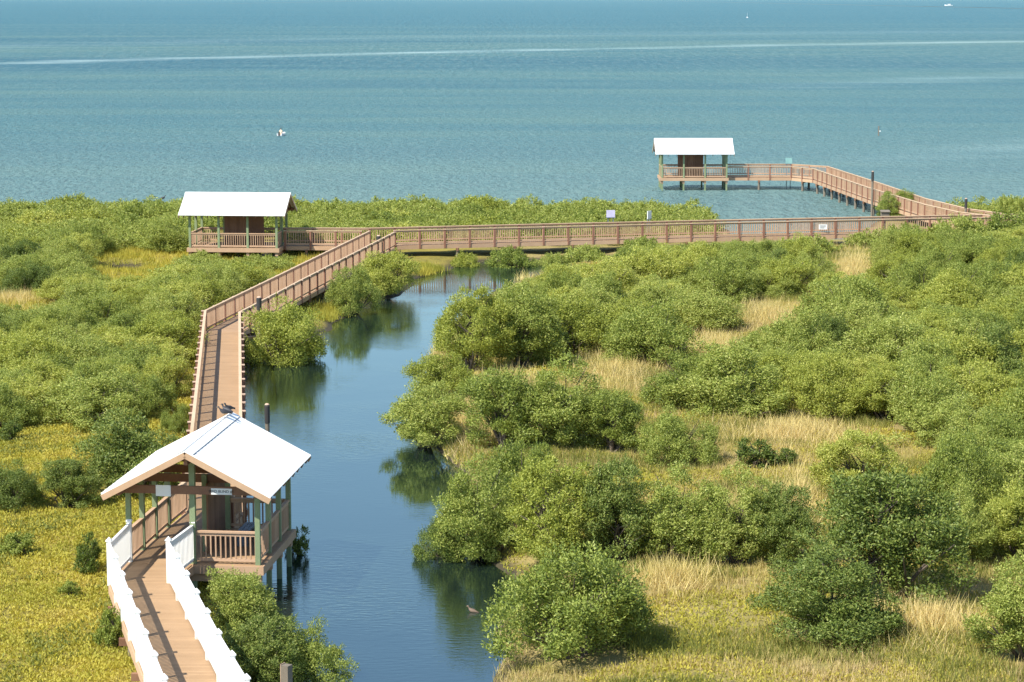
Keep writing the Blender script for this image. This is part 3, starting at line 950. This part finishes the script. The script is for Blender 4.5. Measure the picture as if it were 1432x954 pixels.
sl.f += [(0, 1, 2), (5, 4, 3), (0, 3, 4, 1), (1, 4, 5, 2), (2, 5, 3, 0)]
sl.build('sail', M['sign'], root)
mk = P(1228.5, 190, 0)
root = thing('channel_marker', 'thin grey stake with a small white plate standing in the sea', 'marker', (mk.x, mk.y, 0))
MB().tube([(0, 0, -0.8), (0, 0, 1.3)], [0.09, 0.08], 7).build('shaft', M['pile'], root)
MB().abox(0.08, 0.26, -0.1, -0.06, 0.55, 0.7).build('plate', M['sign'], root)

# ------------------------------------------------------------------ shrubs
def unit(v):
    return v / (np.linalg.norm(v, axis=-1, keepdims=True) + 1e-9)

def leaves(base, dirs, ln, wd, r, face=None):
    """rhombic leaf blades; face: the way the blades turn their upper side"""
    m = len(base)
    d = unit(dirs)
    f = np.array([0, 0, 0.6]) if face is None else face * 1.6 + np.array([0, 0, 0.3])
    s = unit(np.cross(d, unit(r.normal(size=(m, 3)) * (1.0 if face is None else 0.55) + f)))
    ln, wd = ln[:, None], wd[:, None]
    p0 = base
    p1 = base + d * ln * 0.5 + s * wd * 0.5
    p2 = base + d * ln
    p3 = base + d * ln * 0.5 - s * wd * 0.5
    return np.stack([p0, p1, p2, p3], 1)

def shrub_leaves(seed, W, H, nl_, nclump, perclump, leaf=0.115, upright=0.8, cone=False, open_=0.0):
    r = np.random.default_rng(seed)
    # main lobes
    lob = []
    for i in range(nl_):
        a = r.uniform(0, 2 * np.pi)
        q = np.sqrt(r.uniform(0.0, 1.0)) * W * 0.30
        if i == 0:
            q = 0.0
        rr = r.uniform(0.22, 0.34) * W * (1.0 - 0.25 * q / (0.3 * W))
        hz_ = H * (1.0 if i == 0 else r.uniform(0.55, 0.98)) * (1 - 0.25 * (q / (0.3 * W)) ** 2)
        rh = min(hz_ * 0.62, rr * 1.25)
        lob.append((np.array([np.cos(a) * q, np.sin(a) * q, max(hz_ - rh, rh * 0.5)]), rr, rh))
    if cone:
        lob = [(np.array([0, 0, H * 0.30]), W * 0.44, H * 0.32), (np.array([W * .05, 0, H * 0.52]), W * 0.32, H * 0.30), (np.array([-W * .04, W * .03, H * 0.74]), W * 0.19, H * 0.26)] + [(l[0] * np.array([1.1, 1.1, 0.55]), l[1] * 0.6, l[2] * 0.55) for l in lob[:4]]
    cl = []
    tries = 0
    while len(cl) < nclump and tries < nclump * 40:
        tries += 1
        c, rr, rh = lob[r.integers(len(lob))]
        d = unit(r.normal(size=3) + np.array([0, 0, 0.1]))
        k = r.uniform(0.74, 1.08) if r.uniform() < 0.78 else r.uniform(0.35, 0.7)
        p = c + d * np.array([rr, rr, rh]) * k
        if p[2] < 0.07 * H:
            continue
        bad = False
        for c2_, r2, h2_ in lob:
            if np.linalg.norm((p - c2_) / np.array([r2, r2, h2_])) < 0.62:
                bad = True
        if bad and r.uniform() < 0.8:
            continue
        cl.append((p, d))
    out_ = []
    for p, d in cl:
        rc = r.uniform(0.080, 0.125) * W * r.uniform(0.7, 1.3)
        n = int(perclump * r.uniform(0.7, 1.3))
        dd = unit(r.normal(size=(n, 3)) + np.array([0, 0, 0.35]) + d * 0.4)
        b = p + dd * rc * (r.uniform(0.15, 1.0, (n, 1)) ** 0.5) * np.array([1, 1, 0.85])
        ld = dd * 0.35 + np.array([0, 0, upright * 0.6]) + r.normal(size=(n, 3)) * 0.65
        out_.append(leaves(b, ld, r.uniform(0.75, 1.25, n) * leaf, r.uniform(0.8, 1.2, n) * leaf * 0.42, r, dd))
        # upright leafy shoots that feather the outline
        for _ in range(r.integers(2, 5)):
            sd = unit(d * 0.6 + np.array([0, 0, 0.9]) + r.normal(size=3) * 0.35)
            s0 = p + unit(r.normal(size=3) + d * 1.2 + np.array([0, 0, 0.8])) * rc * 0.75
            ll = r.uniform(0.05, 0.10) * W
            n2 = 11
            tt = np.linspace(0.1, 1, n2)[:, None]
            b = s0 + sd * ll * tt
            ld = sd * 0.9 + r.normal(size=(n2, 3)) * 0.6
            out_.append(leaves(b, ld, r.uniform(0.7, 1.1, n2) * leaf, r.uniform(0.8, 1.1, n2) * leaf * 0.36, r, np.repeat(unit(d * 0.8 + np.array([0, 0, 0.5]))[None], n2, 0)))
    V = np.concatenate(out_)
    V = V[V[:, :, 2].min(1) > 0.02]
    return V, lob

PROTO = []
def make_proto(seed, W, H, nl_, ncl, per, mat, **kw):
    V, lob = shrub_leaves(seed, W, H, nl_, ncl, per, **kw)
    ext = np.percentile(np.abs(V[:, 2, :2]), 97) * 2
    top = np.percentile(V[:, 2, 2], 99.3)
    fol = np_mesh('foliage', V, 4, mat)
    st = MB()
    r = random.Random(seed)
    for c, rr, rh in lob:
        b0 = Vector((r.uniform(-.12, .12), r.uniform(-.12, .12), -0.25))
        e = Vector(c)
        mid = b0.lerp(e, 0.5) + Vector((r.uniform(-.15, .15), r.uniform(-.15, .15), -0.12))
        st.tube([b0, mid, e], [0.075, 0.05, 0.028], 6)
        for _ in range(3):
            a = r.uniform(0, 6.28)
            st.tube([mid.lerp(e, r.uniform(0.2, 0.9)), e + Vector((math.cos(a) * rr * 0.8, math.sin(a) * rr * 0.8, r.uniform(0.1, 0.8) * rh))], [0.028, 0.010], 5)
    PROTO.append(dict(W=ext, H=top, fol=fol, stem=st.data('trunk', M['stem'])))
    return len(PROTO) - 1
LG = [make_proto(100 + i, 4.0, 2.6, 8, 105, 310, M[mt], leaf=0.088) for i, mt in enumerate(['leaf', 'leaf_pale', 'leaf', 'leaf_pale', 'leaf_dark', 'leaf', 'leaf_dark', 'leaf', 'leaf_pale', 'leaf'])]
FARP = [make_proto(150 + i, 4.2, 2.0, 9, 95, 125, M[mt], leaf=0.15, upright=0.6) for i, mt in enumerate(['leaf', 'leaf_pale', 'leaf', 'leaf'])]
SMALL = [make_proto(200 + i, 1.4, 1.1, 5, 46, 75, M[mt], leaf=0.085, upright=0.9) for i, mt in enumerate(['leaf', 'leaf_dark'])]
CONE = [make_proto(300, 3.6, 3.0, 7, 125, 270, M['leaf_dark'], leaf=0.085, cone=True), make_proto(301, 3.6, 2.8, 8, 125, 270, M['leaf'], leaf=0.085, cone=True)]
TALL = [make_proto(320 + i, 3.2, 3.3, 9, 130, 260, M[mt], leaf=0.085) for i, mt in enumerate(['leaf', 'leaf_pale', 'leaf_dark', 'leaf'])]
SHRUBS = []
rs = random.Random(5)
def add_shrub(x, y, w, h, pid, label, group, rz=None, name='mangrove_shrub', w2=None):
    g = gh(x, y)
    p = PROTO[pid]
    root = thing(name, label, 'shrub', (x, y, max(g, -0.25)), rs.uniform(0, 6.28) if rz is None else rz, group)
    s = (w / p['W'], (w2 or w * rs.uniform(0.85, 1.12)) / p['W'], h / p['H'])
    for nm, dt in (('foliage', p['fol']), ('trunk', p['stem'])):
        o = link(nm, dt, root)
        o.scale = s
    SHRUBS.append((x, y, w / 2))
def bbox_shrub(x0, x1, yt, yb, kind, label, group=None, depth=0.42, hs=1.0, gz=0.25):
    c = P((x0 + x1) / 2, yb, gz)
    zc = c.y * CT + (CAMZ - gz) * ST
    w = (x1 - x0) * zc / FPX
    D = c.y + depth * w * 0.8
    zc2 = D * CT + (CAMZ - gz) * ST
    w = (x1 - x0) * zc2 / FPX
    x = ((x0 + x1) / 2 - CX) / FPX * zc2
    h = max(0.4, (z_at(yt, D) - gz)) * hs
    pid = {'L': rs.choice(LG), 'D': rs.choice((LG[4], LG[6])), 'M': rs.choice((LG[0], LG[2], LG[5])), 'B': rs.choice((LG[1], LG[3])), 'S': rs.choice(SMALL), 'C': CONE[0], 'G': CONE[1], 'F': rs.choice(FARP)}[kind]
    if kind in 'LDMB' and h / w > 0.85:
        pid = {'B': TALL[1], 'D': TALL[2]}.get(kind, rs.choice((TALL[0], TALL[3])))
        w = max(w, h * 0.8)
    add_shrub(x, D, w * 1.06, h, pid, label, group)

GR, GL, GF = 'mangrove shrubs right of the channel', 'mangrove shrubs left of the channel', 'low shrubs along the sea shore'
near_r = [
    (694, 926, 778, 946, 'M', 'big round shrub leaning over the channel at the bottom middle'),
    (618, 720, 632, 778, 'M', 'tall shrub on the bank reaching left over its dark reflection'),
    (587, 662, 706, 772, 'D', 'low leafy arm of shrub touching the channel opposite the near roof'),
    (660, 800, 628, 742, 'M', 'upright shrub behind the one that reaches over the channel'),
    (712, 838, 648, 800, 'B', 'pale feathery shrub between the channel shrubs and the dark middle one'),
    (812, 912, 655, 798, 'D', 'dark shrub with shaded foot just above the big round one'),
    (880, 1010, 660, 800, 'M', 'shrub edging the dry grass right of the dark shaded one'),
    (985, 1080, 665, 803, 'M', 'shrub in the middle of the row beside the yellow meadow'),
    (1050, 1142, 690, 806, 'D', 'last shrub of the row, before the tan grass gap'),
    (1068, 1238, 776, 912, 'C', 'lone cone shaped shrub casting a shadow on dry grass'),
    (1135, 1325, 668, 862, 'D', 'large dark shrub standing behind the lone cone shaped one'),
    (1290, 1390, 690, 800, 'M', 'shrub right of the large dark one, above the reddish grass'),
    (1366, 1500, 795, 940, 'M', 'shrub cut by the right edge near the bottom corner'),
    (1385, 1480, 690, 800, 'B', 'shrub cut by the right edge above the reddish grass'),
    (1150, 1260, 610, 720, 'B', 'pale shrub behind the large dark one, by the meadow'),
    (546, 650, 528, 622, 'M', 'rounded shrub jutting furthest left into the channel'),
    (575, 660, 500, 570, 'B', 'small pale shrub just behind the jutting one'),
    (648, 760, 520, 640, 'M', 'wide shrub right of the jutting one, before the straw grass'),
    (730, 850, 508, 635, 'M', 'broad shrub with dark hollow beside the wide bank shrub'),
    (812, 900, 550, 642, 'L', 'grey green shrub on the near side of the broad hollow one'),
    (898, 1006, 578, 660, 'M', 'shrub at the near left corner of the pink grass meadow'),
    (1020, 1085, 620, 664, 'S', 'small low shrub alone in the pink grass meadow'),
    (1085, 1122, 632, 660, 'S', 'tiny shrub beside the small low one in the meadow'),
    (612, 705, 410, 528, 'B', 'tall shrub at the channel bend above the straw coloured tuft'),
    (680, 770, 405, 522, 'M', 'dark hearted shrub beside the tall one at the channel bend'),
    (745, 850, 425, 505, 'B', 'pale shrub above the golden grass clearing'),
    (856, 985, 428, 522, 'M', 'broad shrub between two golden grass clearings'),
    (745, 812, 374, 424, 'B', 'pale shrub on the far bank of the channel bend'),
]
for x0, x1, yt, yb, k, lb in near_r:
    bbox_shrub(x0, x1, yt, yb, k, lb, GR)
near_l = [
    (92, 262, 588, 706, 'D', 'large dark shrub left of the near white roof'),
    (54, 132, 650, 722, 'D', 'dark shrub in the yellow meadow, before the large dark one'),
    (-25, 60, 655, 722, 'D', 'dark shrub cut by the left edge in the yellow meadow'),
    (8, 50, 750, 786, 'S', 'small bush in the yellow meadow, lowest toward the left edge'),
    (96, 150, 756, 812, 'S', 'small dark bush in yellow ground cover near the white railing corner'),
    (0, 36, 590, 624, 'S', 'small bush at the top of the yellow meadow by the left edge'),
    (82, 112, 822, 846, 'S', 'tiny sprig of bush in the yellow ground cover'),
    (138, 186, 856, 915, 'S', 'small bush pressed against the white railed walk'),
    (225, 272, 570, 612, 'M', 'shrub touching the straight walk just behind the near roof'),
    (342, 455, 410, 506, 'L', 'round shrub over the channel at the first bend of the walk'),
    (452, 530, 368, 436, 'M', 'near shrub of the pair below the diagonal walk'),
    (505, 575, 352, 412, 'B', 'far shrub of the pair below the diagonal walk'),
    (268, 385, 788, 900, 'L', 'upright shrub under the front corner of the near blind'),
    (320, 430, 845, 955, 'D', 'dark shrub spreading beside the white railing at the bottom'),
    (380, 494, 850, 950, 'M', 'shrub with a branch stretched over the channel at the bottom'),
    (404, 436, 714, 768, 'S', 'thin shrub sticking out behind the near blind over water'),
]
for x0, x1, yt, yb, k, lb in near_l:
    bbox_shrub(x0, x1, yt, yb, k, lb, GL)
bbox_shrub(1212, 1296, 270, 309, 'M', 'round shrub in front of the diagonal pier walk', GF)
for x0, x1, yt, yb, lb in [(1236, 1312, 316, 352, 'shrub hiding the right end of the level crossing, lowest of three'), (1296, 1376, 305, 352, 'shrub hiding the right end of the level crossing, middle one of three'), (1358, 1452, 299, 350, 'shrub hiding the right end of the level crossing, by the picture edge'), (628, 672, 344, 368, 'small shrub by the yellow spit under the level crossing'), (682, 742, 336, 370, 'rounded shrub under the middle of the level crossing'), (748, 790, 344, 367, 'little shrub at the channel head below the crossing'),
                           (784, 850, 334, 366, 'shrub at the water corner below the crossing'), (868, 930, 336, 364, 'shrub right of the water corner below the crossing')]:
    bbox_shrub(x0, x1, yt, yb, 'F', lb, GR)

# fill the thickets
def in_poly(x, y, poly):
    return sdf(np.array([[x, y]]), poly)[0] < 0
def walk_dist(x, y):
    d = 1e9
    p = Vector((x, y, 0))
    for ln in WALK_LINES:
        for a, b_ in zip(ln[:-1], ln[1:]):
            a, b_ = Vector((a.x, a.y, 0)), Vector((b_.x, b_.y, 0))
            e_ = b_ - a
            t_ = max(0, min(1, (p - a).dot(e_) / max(e_.length_squared, 1e-6)))
            d = min(d, (a + e_ * t_ - p).length)
    return d
def pixel_of(x, y, z):
    zc = y * CT + (CAMZ - z) * ST
    yc = y * ST - (CAMZ - z) * CT
    return CX + FPX * x / zc, CY - FPX * yc / zc
CLEAR = [  # grassy openings, in picture coordinates: cx, cy, rx, ry
    (1190, 366, 30, 26), (1090, 432, 44, 14), (1050, 438, 30, 12), (998, 482, 30, 16), (870, 505, 50, 20), (1075, 632, 150, 42), (712, 535, 40, 10), (655, 575, 14, 40), (20, 425, 55, 12), (190, 360, 45, 9),
    (180, 381, 42, 12), (372, 367, 10, 9), (600, 375, 34, 8), (1110, 700, 50, 60), (330, 366, 80, 15), (430, 366, 55, 13), (625, 485, 14, 16)]
OUT = [(545, 525), (575, 500), (610, 445), (640, 425), (690, 400), (730, 382), (790, 368), (850, 350), (930, 343), (1050, 339), (1100, 330), (1150, 323), (1300, 319), (1330, 309), (1440, 298), (1600, 295)]
def outline(px):
    return float(np.interp(px, [a for a, b in OUT], [b for a, b in OUT]))
def hides_opening(x0, x1, yt, yb):
    for a, b, c_, d_ in CLEAR:
        u, v = min(max(a, x0), x1), min(max(b, yt), yb)
        if ((u - a) / (c_ * 0.66)) ** 2 + ((v - b) / (d_ * 0.66)) ** 2 < 1:
            return True
    return False
def cleared(px, py, k=1.0):
    return any(((px - a) / (c_ * k)) ** 2 + ((py - b_) / (d_ * k)) ** 2 < 1 for a, b_, c_, d_ in CLEAR)
PENDING = []
def fill(poly_px, n, wr, hr, protos, labeller, group, gap=0.62, walk=0.9, seed=1, z=0.3, use_clear=True):
    r = random.Random(seed)
    poly = np.array([P2(px, py, z) for px, py in poly_px])
    lo, hi = poly.min(0), poly.max(0)
    c = 0
    for _ in range(n * 60):
        if c >= n:
            break
        x, y = r.uniform(lo[0], hi[0]), r.uniform(lo[1], hi[1])
        if not in_poly(x, y, poly):
            continue
        px, py = pixel_of(x, y, z)
        w = r.uniform(*wr)
        if px < -190 or px > 1600 or (use_clear and cleared(px, py)):
            continue
        h_ = r.uniform(*hr) * (0.75 + 0.25 * w / wr[1])
        wp = w * FPX / (y * CT) * 0.5
        if group == GR:
            h_ = min(h_, z_at(max(outline(px), outline(px - wp), outline(px + wp * 0.6)), y) - z)
            if h_ < 0.75:
                continue
        if use_clear and hides_opening(px - wp * 0.85, px + wp * 0.85, pixel_of(x, y, z + h_ * 0.9)[1], py):
            continue
        if gh(x, y) < 0.12 or walk_dist(x, y) < walk + w * 0.46:
            continue
        if any((x - a) ** 2 + (y - b_) ** 2 < (gap * (w / 2 + r_)) ** 2 for a, b_, r_ in SHRUBS):
            continue
        pid = r.choice(protos)
        PENDING.append((x, y, w, h_, pid, labeller(px, py, pid, h_, w), group))
        SHRUBS.append((x, y, w / 2))
        c += 1
    print('filled', group, c, 'of', n)
def kind_words(pid, h, w):
    tone = 'dark' if pid in (LG[4], LG[6]) else ('pale' if pid in (LG[1], LG[3], LG[8], TALL[1], FARP[1]) else 'green')
    size = 'small' if w < 3.1 else ('broad' if w > 4.2 else 'middling')
    return size + ' ' + tone + ' shrub '
def lab_left(px, py, *k):
    if py > 500:
        a = 'at the top of the yellow meadow'
    elif py > 430:
        a = 'in the thicket left of the straight walk'
    elif py > 372:
        a = 'in the thicket left of the diagonal walk'
    elif px > 420:
        a = 'between the diagonal walk and the short link'
    elif px > 230:
        a = 'in front of the shore blind'
    elif py > 350:
        a = 'around the small pool in the left thicket'
    else:
        a = 'level with the shore blind, left of it'
    t_ = '' if px > 230 and py < 372 else (', by the left edge' if px < 60 else (', beside the handrail' if px > 230 else (', nearer the left edge' if px < 145 else ', nearer the walk')))
    return kind_words(*k) + a + t_
def lab_right(px, py, *k):
    a = 'just below the level crossing' if py < 385 else ('high in the right thicket' if py < 430 else ('midway in the right thicket' if py < 480 else ('low in the right thicket' if py < 540 else 'edging the pink meadow')))
    b_ = ', by the right edge' if px > 1350 else (', well right of the straw slope' if px > 1250 else (', around the straw slope' if px > 1130 else (', around the straw patches' if px > 990 else (', above the golden clearings' if px > 850 else ', near the channel bend'))))
    return kind_words(*k) + a + b_
def lab_far(px, py, *k):
    a = 'left of the shore blind' if px < 250 else ('behind the shore blind and its link' if px < 500 else ('behind the near end of the level crossing' if px < 680 else ('left of the lilac panel' if px < 840 else ('around the two information panels' if px < 1050 else 'where the pier walk comes ashore'))))
    return kind_words(*k) + 'in the shore belt ' + a
fill([(-190, 606), (230, 600), (268, 585), (284, 470), (300, 440), (420, 385), (500, 350), (400, 353), (262, 352), (-190, 352)], 150, (2.8, 4.8), (1.3, 2.5), [LG[0], LG[1], LG[2], LG[3], LG[5], LG[7], LG[8], LG[9], LG[4]], lab_left, GL, 0.56, 0.8, 3)
fill([(-190, 350), (262, 350), (262, 308), (-190, 308)], 66, (2.6, 4.8), (1.0, 1.75), FARP, lab_left, GL, 0.50, 0.8, 13)
fill([(640, 470), (700, 415), (800, 388), (930, 362), (1010, 350), (1150, 344), (1300, 338), (1600, 334), (1600, 810), (1350, 800), (1335, 700), (1250, 640), (1225, 600), (1130, 590), (1000, 585), (930, 585), (890, 545), (850, 530), (800, 500), (720, 500), (650, 500)],
     185, (2.8, 5.2), (1.6, 3.3), [LG[0], LG[1], LG[2], LG[3], LG[5], LG[7], LG[8], LG[9], CONE[1], TALL[1], TALL[0], LG[6]], lab_right, GR, 0.52, 0.8, 4)
fill([(-190, 320), (250, 318), (400, 334), (520, 347), (760, 345), (985, 338), (975, 312), (960, 306), (600, 300), (-190, 303)], 260, (2.4, 4.6), (1.1, 1.9), FARP, lab_far, GF, 0.45, 0.7, 6, 0.3)
fill([(262, 384), (405, 384), (405, 353), (262, 353)], 14, (1.8, 2.8), (0.7, 1.0), FARP, lab_left, GL, 0.5, 0.5, 23, use_clear=False)
fill([(1330, 312), (1500, 312), (1500, 287), (1400, 289), (1330, 296)], 12, (2.4, 3.8), (1.4, 2.0), FARP, lab_far, GF, 0.45, 0.7, 8, 0.3)
NAMED = len(SHRUBS) - len(PENDING)
PENDING.sort(key=lambda q: -(q[2] * q[3]) / (q[1] ** 2))
def in_frame(q):
    px, py = pixel_of(q[0], q[1], 0.5)
    wp = q[2] * FPX / (q[1] * CT) * 0.5
    return px + wp > 4 and px - wp < 1428
SEEN = [q for q in PENDING if in_frame(q)]
KEEP = SEEN[:298 - NAMED]
REST = SEEN[298 - NAMED:] + [q for q in PENDING if not in_frame(q)]
for q in KEEP:
    add_shrub(*q)
low = []
for i in range(5):
    V, _ = shrub_leaves(400 + i, 4.2, 2.0, 9, 90, 30, leaf=0.20, upright=0.6)
    low.append((V, np.percentile(np.abs(V[:, 2, :2]), 97) * 2, np.percentile(V[:, 2, 2], 99.3)))
parts = []
for x, y, w, h_, pid, lb, gr in REST:
    V, W_, H_ = low[rs.randrange(5)]
    a = rs.uniform(0, 6.28)
    Rm = np.array([[math.cos(a), math.sin(a), 0], [-math.sin(a), math.cos(a), 0], [0, 0, 1]])
    parts.append((V * np.array([w / W_, w / W_, h_ / H_])) @ Rm + np.array([x, y, max(gh(x, y), -0.2)]))
if parts:
    V = np.concatenate(parts)
    tag(link('far_thicket', np_mesh('far_thicket', V, 4, M['leaf'])), 'low far thicket of small shrubs merging together behind the single ones', 'thicket', kind='stuff')
print('shrubs', len(SHRUBS), 'named', NAMED, 'rest', len(REST))

# ------------------------------------------------------------------ ground cover and grass
SH = np.array(SHRUBS)
def scatter(poly_px, dens, seed, z=0.3, minh=0.06, under=0.62):
    r = np.random.default_rng(seed)
    poly = np.array([P2(px, py, z) for px, py in poly_px])
    lo, hi = poly.min(0), poly.max(0)
    n = int(dens * np.prod(hi - lo))
    q = r.uniform(lo, hi, (n, 2))
    q = q[sdf(q, poly) < 0]
    if len(SH):
        keep = np.ones(len(q), bool)
        for x, y, rr in SH:
            keep &= (q[:, 0] - x) ** 2 + (q[:, 1] - y) ** 2 > (under * rr) ** 2
        q = q[keep]
    h = ground_h(q)
    k = h > minh
    return q[k], h[k]
def lumps(q, s, seed):
    r = np.random.default_rng(seed)
    v = np.zeros(len(q))
    for i in range(5):
        a = r.uniform(0, np.pi * 2)
        f = s * r.uniform(0.6, 2.0)
        v += np.sin((q[:, 0] * np.cos(a) + q[:, 1] * np.sin(a)) * f + r.uniform(0, 6.28))
    return v / 5
def blades(q, h, per, ln, wd, seed, lean=0.35, spread=0.08):
    r = np.random.default_rng(seed)
    m = len(q) * per
    b = np.repeat(np.column_stack([q, h - 0.02]), per, 0)
    b[:, :2] += r.normal(size=(m, 2)) * spread
    L = r.uniform(*ln, m) * np.repeat(r.uniform(0.6, 1.15, len(q)), per)
    d = unit(np.column_stack([r.normal(size=(m, 2)) * lean, np.ones(m)]))
    a = r.uniform(0, np.pi, m)
    s = np.column_stack([np.cos(a), np.sin(a), np.zeros(m)]) * (r.uniform(*wd, m) / 2)[:, None]
    return np.stack([b - s, b + s, b + d * L[:, None]], 1)
def cover(q, h, per, ln, seed, spread=0.11, top=0.16):
    r = np.random.default_rng(seed)
    m = len(q) * per
    b = np.repeat(np.column_stack([q, h]), per, 0)
    b += np.column_stack([r.normal(size=(m, 2)) * spread, r.uniform(0, 1, m) * np.repeat(r.uniform(0.3, 1.0, len(q)) * top, per)])
    d = r.normal(size=(m, 3)) * 0.6 + np.array([0, 0, 0.8])
    L = r.uniform(*ln, m)
    return leaves(b, d, L, L * 0.42, r)
def stuff(name, V, k, mat, label, cat):
    o = link(name, np_mesh(name, V, k, mat))
    tag(o, label, cat, kind='stuff')
    return o
LEFT = [(-190, 1060), (250, 1060), (330, 940), (318, 880), (300, 830), (320, 760), (335, 600), (340, 500), (285, 460), (-190, 450)]
q, h = scatter(LEFT, 46, 21)
lm = lumps(q, 0.9, 5)
k = lm > -0.55
stuff('saltwort_cover', cover(q[k], h[k], 8, (0.07, 0.13), 22, 0.10, 0.16), 4, M['saltwort'], 'yellow green succulent ground cover left of the boardwalk', 'ground cover')
k = (lumps(q, 1.3, 8) > 0.18)
stuff('green_undergrowth', cover(q[k][::3], h[k][::3], 9, (0.08, 0.15), 25, 0.13, 0.24), 4, M['herb'], 'patches of green low plants in the yellow meadow', 'ground cover')
LEFT_FAR = [(-190, 450), (285, 460), (400, 400), (520, 345), (-190, 345)]
q, h = scatter(LEFT_FAR, 9, 31)
stuff('yellow_grass', blades(q, h, 7, (0.25, 0.5), (0.04, 0.07), 32, 0.3, 0.2), 3, M['saltwort'], 'yellow grass in gaps of the thicket left of the walks', 'grass')
RIGHT = [(680, 1060), (690, 1010), (690, 900), (735, 820), (640, 770), (650, 660), (575, 590), (610, 500), (650, 430), (800, 372), (1000, 350), (1600, 345), (1600, 1060)]
q, h = scatter(RIGHT, 30, 41)
g1 = lumps(q, 0.45, 9)
far_ = q[:, 1] > 95
k = (g1 > -0.2)
stuff('dry_grass', blades(q[k], h[k], 9, (0.14, 0.40), (0.018, 0.034), 42, 0.38, 0.10), 3, M['straw'], 'dry straw and pinkish grass of the right hand meadow', 'grass')
k = (g1 <= 0.12)
stuff('meadow_cover', cover(q[k], h[k], 7, (0.07, 0.13), 43, 0.12, 0.16), 4, M['saltwort'], 'yellow ground cover mixed into the dry meadow', 'ground cover')
k = lumps(q, 0.8, 12) > 0.10
stuff('green_grass', blades(q[k], h[k], 8, (0.2, 0.5), (0.02, 0.04), 44, 0.4, 0.12), 3, M['herb'], 'green grass and herbs among the dry meadow', 'grass')
# tall straw in the openings
qs, hs_ = [], []
r = np.random.default_rng(77)
for cx_, cy_, rx, ry, dens in [(1190, 378, 28, 28, 480), (1075, 446, 55, 14, 420), (1000, 494, 46, 22, 520), (870, 518, 60, 26, 640), (712, 545, 45, 16, 360), (652, 580, 14, 44, 300), (620, 492, 22, 24, 300), (1100, 615, 95, 22, 330), (1115, 705, 50, 50, 240),
                               (20, 425, 66, 16, 300), (730, 385, 20, 6, 80), (1300, 880, 120, 40, 220), (940, 820, 60, 26, 160)]:
    for _ in range(dens):
        a, k_ = r.uniform(0, 6.28), min(1.5, abs(r.normal()) * 0.62)
        x, y = P2(cx_ + math.cos(a) * rx * k_, cy_ + math.sin(a) * ry * k_, 0.3)
        qs.append((x, y))
qs = np.array(qs); hs_ = ground_h(qs)
k = hs_ > 0.02
stuff('tall_straw_grass', blades(qs[k], hs_[k], 11, (0.35, 0.95), (0.020, 0.042), 78, 0.48, 0.26), 3, M['reed'], 'tall pale straw grass in the clearings between shrubs', 'grass')

qs = []
for cx_, cy_, rx, ry, dens in [(600, 377, 32, 5, 420), (450, 438, 20, 9, 200), (182, 357, 40, 6, 170), (262, 383, 20, 6, 100), (15, 425, 55, 12, 200), (700, 372, 60, 3, 120)]:
    for _ in range(dens):
        a, k_ = r.uniform(0, 6.28), math.sqrt(r.uniform())
        qs.append(P2(cx_ + math.cos(a) * rx * k_, cy_ + math.sin(a) * ry * k_, 0.3))
qs = np.array(qs); hs_ = ground_h(qs)
k = hs_ > 0.01
stuff('golden_marsh_grass', blades(qs[k], hs_[k], 10, (0.25, 0.6), (0.03, 0.05), 88, 0.3, 0.22), 3, M['saltwort'], 'golden marsh grass on the little spits and banks', 'grass')

# ------------------------------------------------------------------ light
EL = math.radians(50)
sunv = Vector((-0.76, -0.65, 0)).normalized() * math.cos(EL) + Vector((0, 0, math.sin(EL)))
ld = bpy.data.lights.new('sun', 'SUN')
ld.energy = 4.6
ld.angle = math.radians(0.55)
ld.color = (1.0, 0.94, 0.84)
lo = bpy.data.objects.new('sun', ld)
C.objects.link(lo)
lo.rotation_euler = sunv.to_track_quat('Z', 'Y').to_euler()
w = bpy.data.worlds.new('World')
bpy.context.scene.world = w
w.use_nodes = True
nt = w.node_tree
bg = nt.nodes['Background']
sky = nt.nodes.new('ShaderNodeTexSky')
sky.sky_type = 'NISHITA'
sky.sun_disc = False
sky.sun_elevation = EL
sky.sun_rotation = math.atan2(sunv.x, sunv.y)
sky.air_density = 1.0
sky.dust_density = 0.15
sky.ozone_density = 2.0
nt.links.new(sky.outputs[0], bg.inputs[0])
bg.inputs[1].default_value = 0.12

cam = bpy.data.cameras.new('camera')
cam.sensor_width = 36
cam.lens = 36 * FPX / 1432
cam.clip_start = 0.5
cam.clip_end = 60000
co = bpy.data.objects.new('camera', cam)
C.objects.link(co)
co.location = (0, 0, CAMZ)
co.rotation_euler = (math.pi / 2 - TH, 0, 0)
sc = bpy.context.scene
sc.camera = co
sc.view_settings.view_transform = 'Standard'
sc.view_settings.look = 'None'
sc.view_settings.exposure = 0.85
sc.view_settings.gamma = 1
sc.render.engine = 'CYCLES'
sc.cycles.max_bounces = 6
sc.cycles.transparent_max_bounces = 4
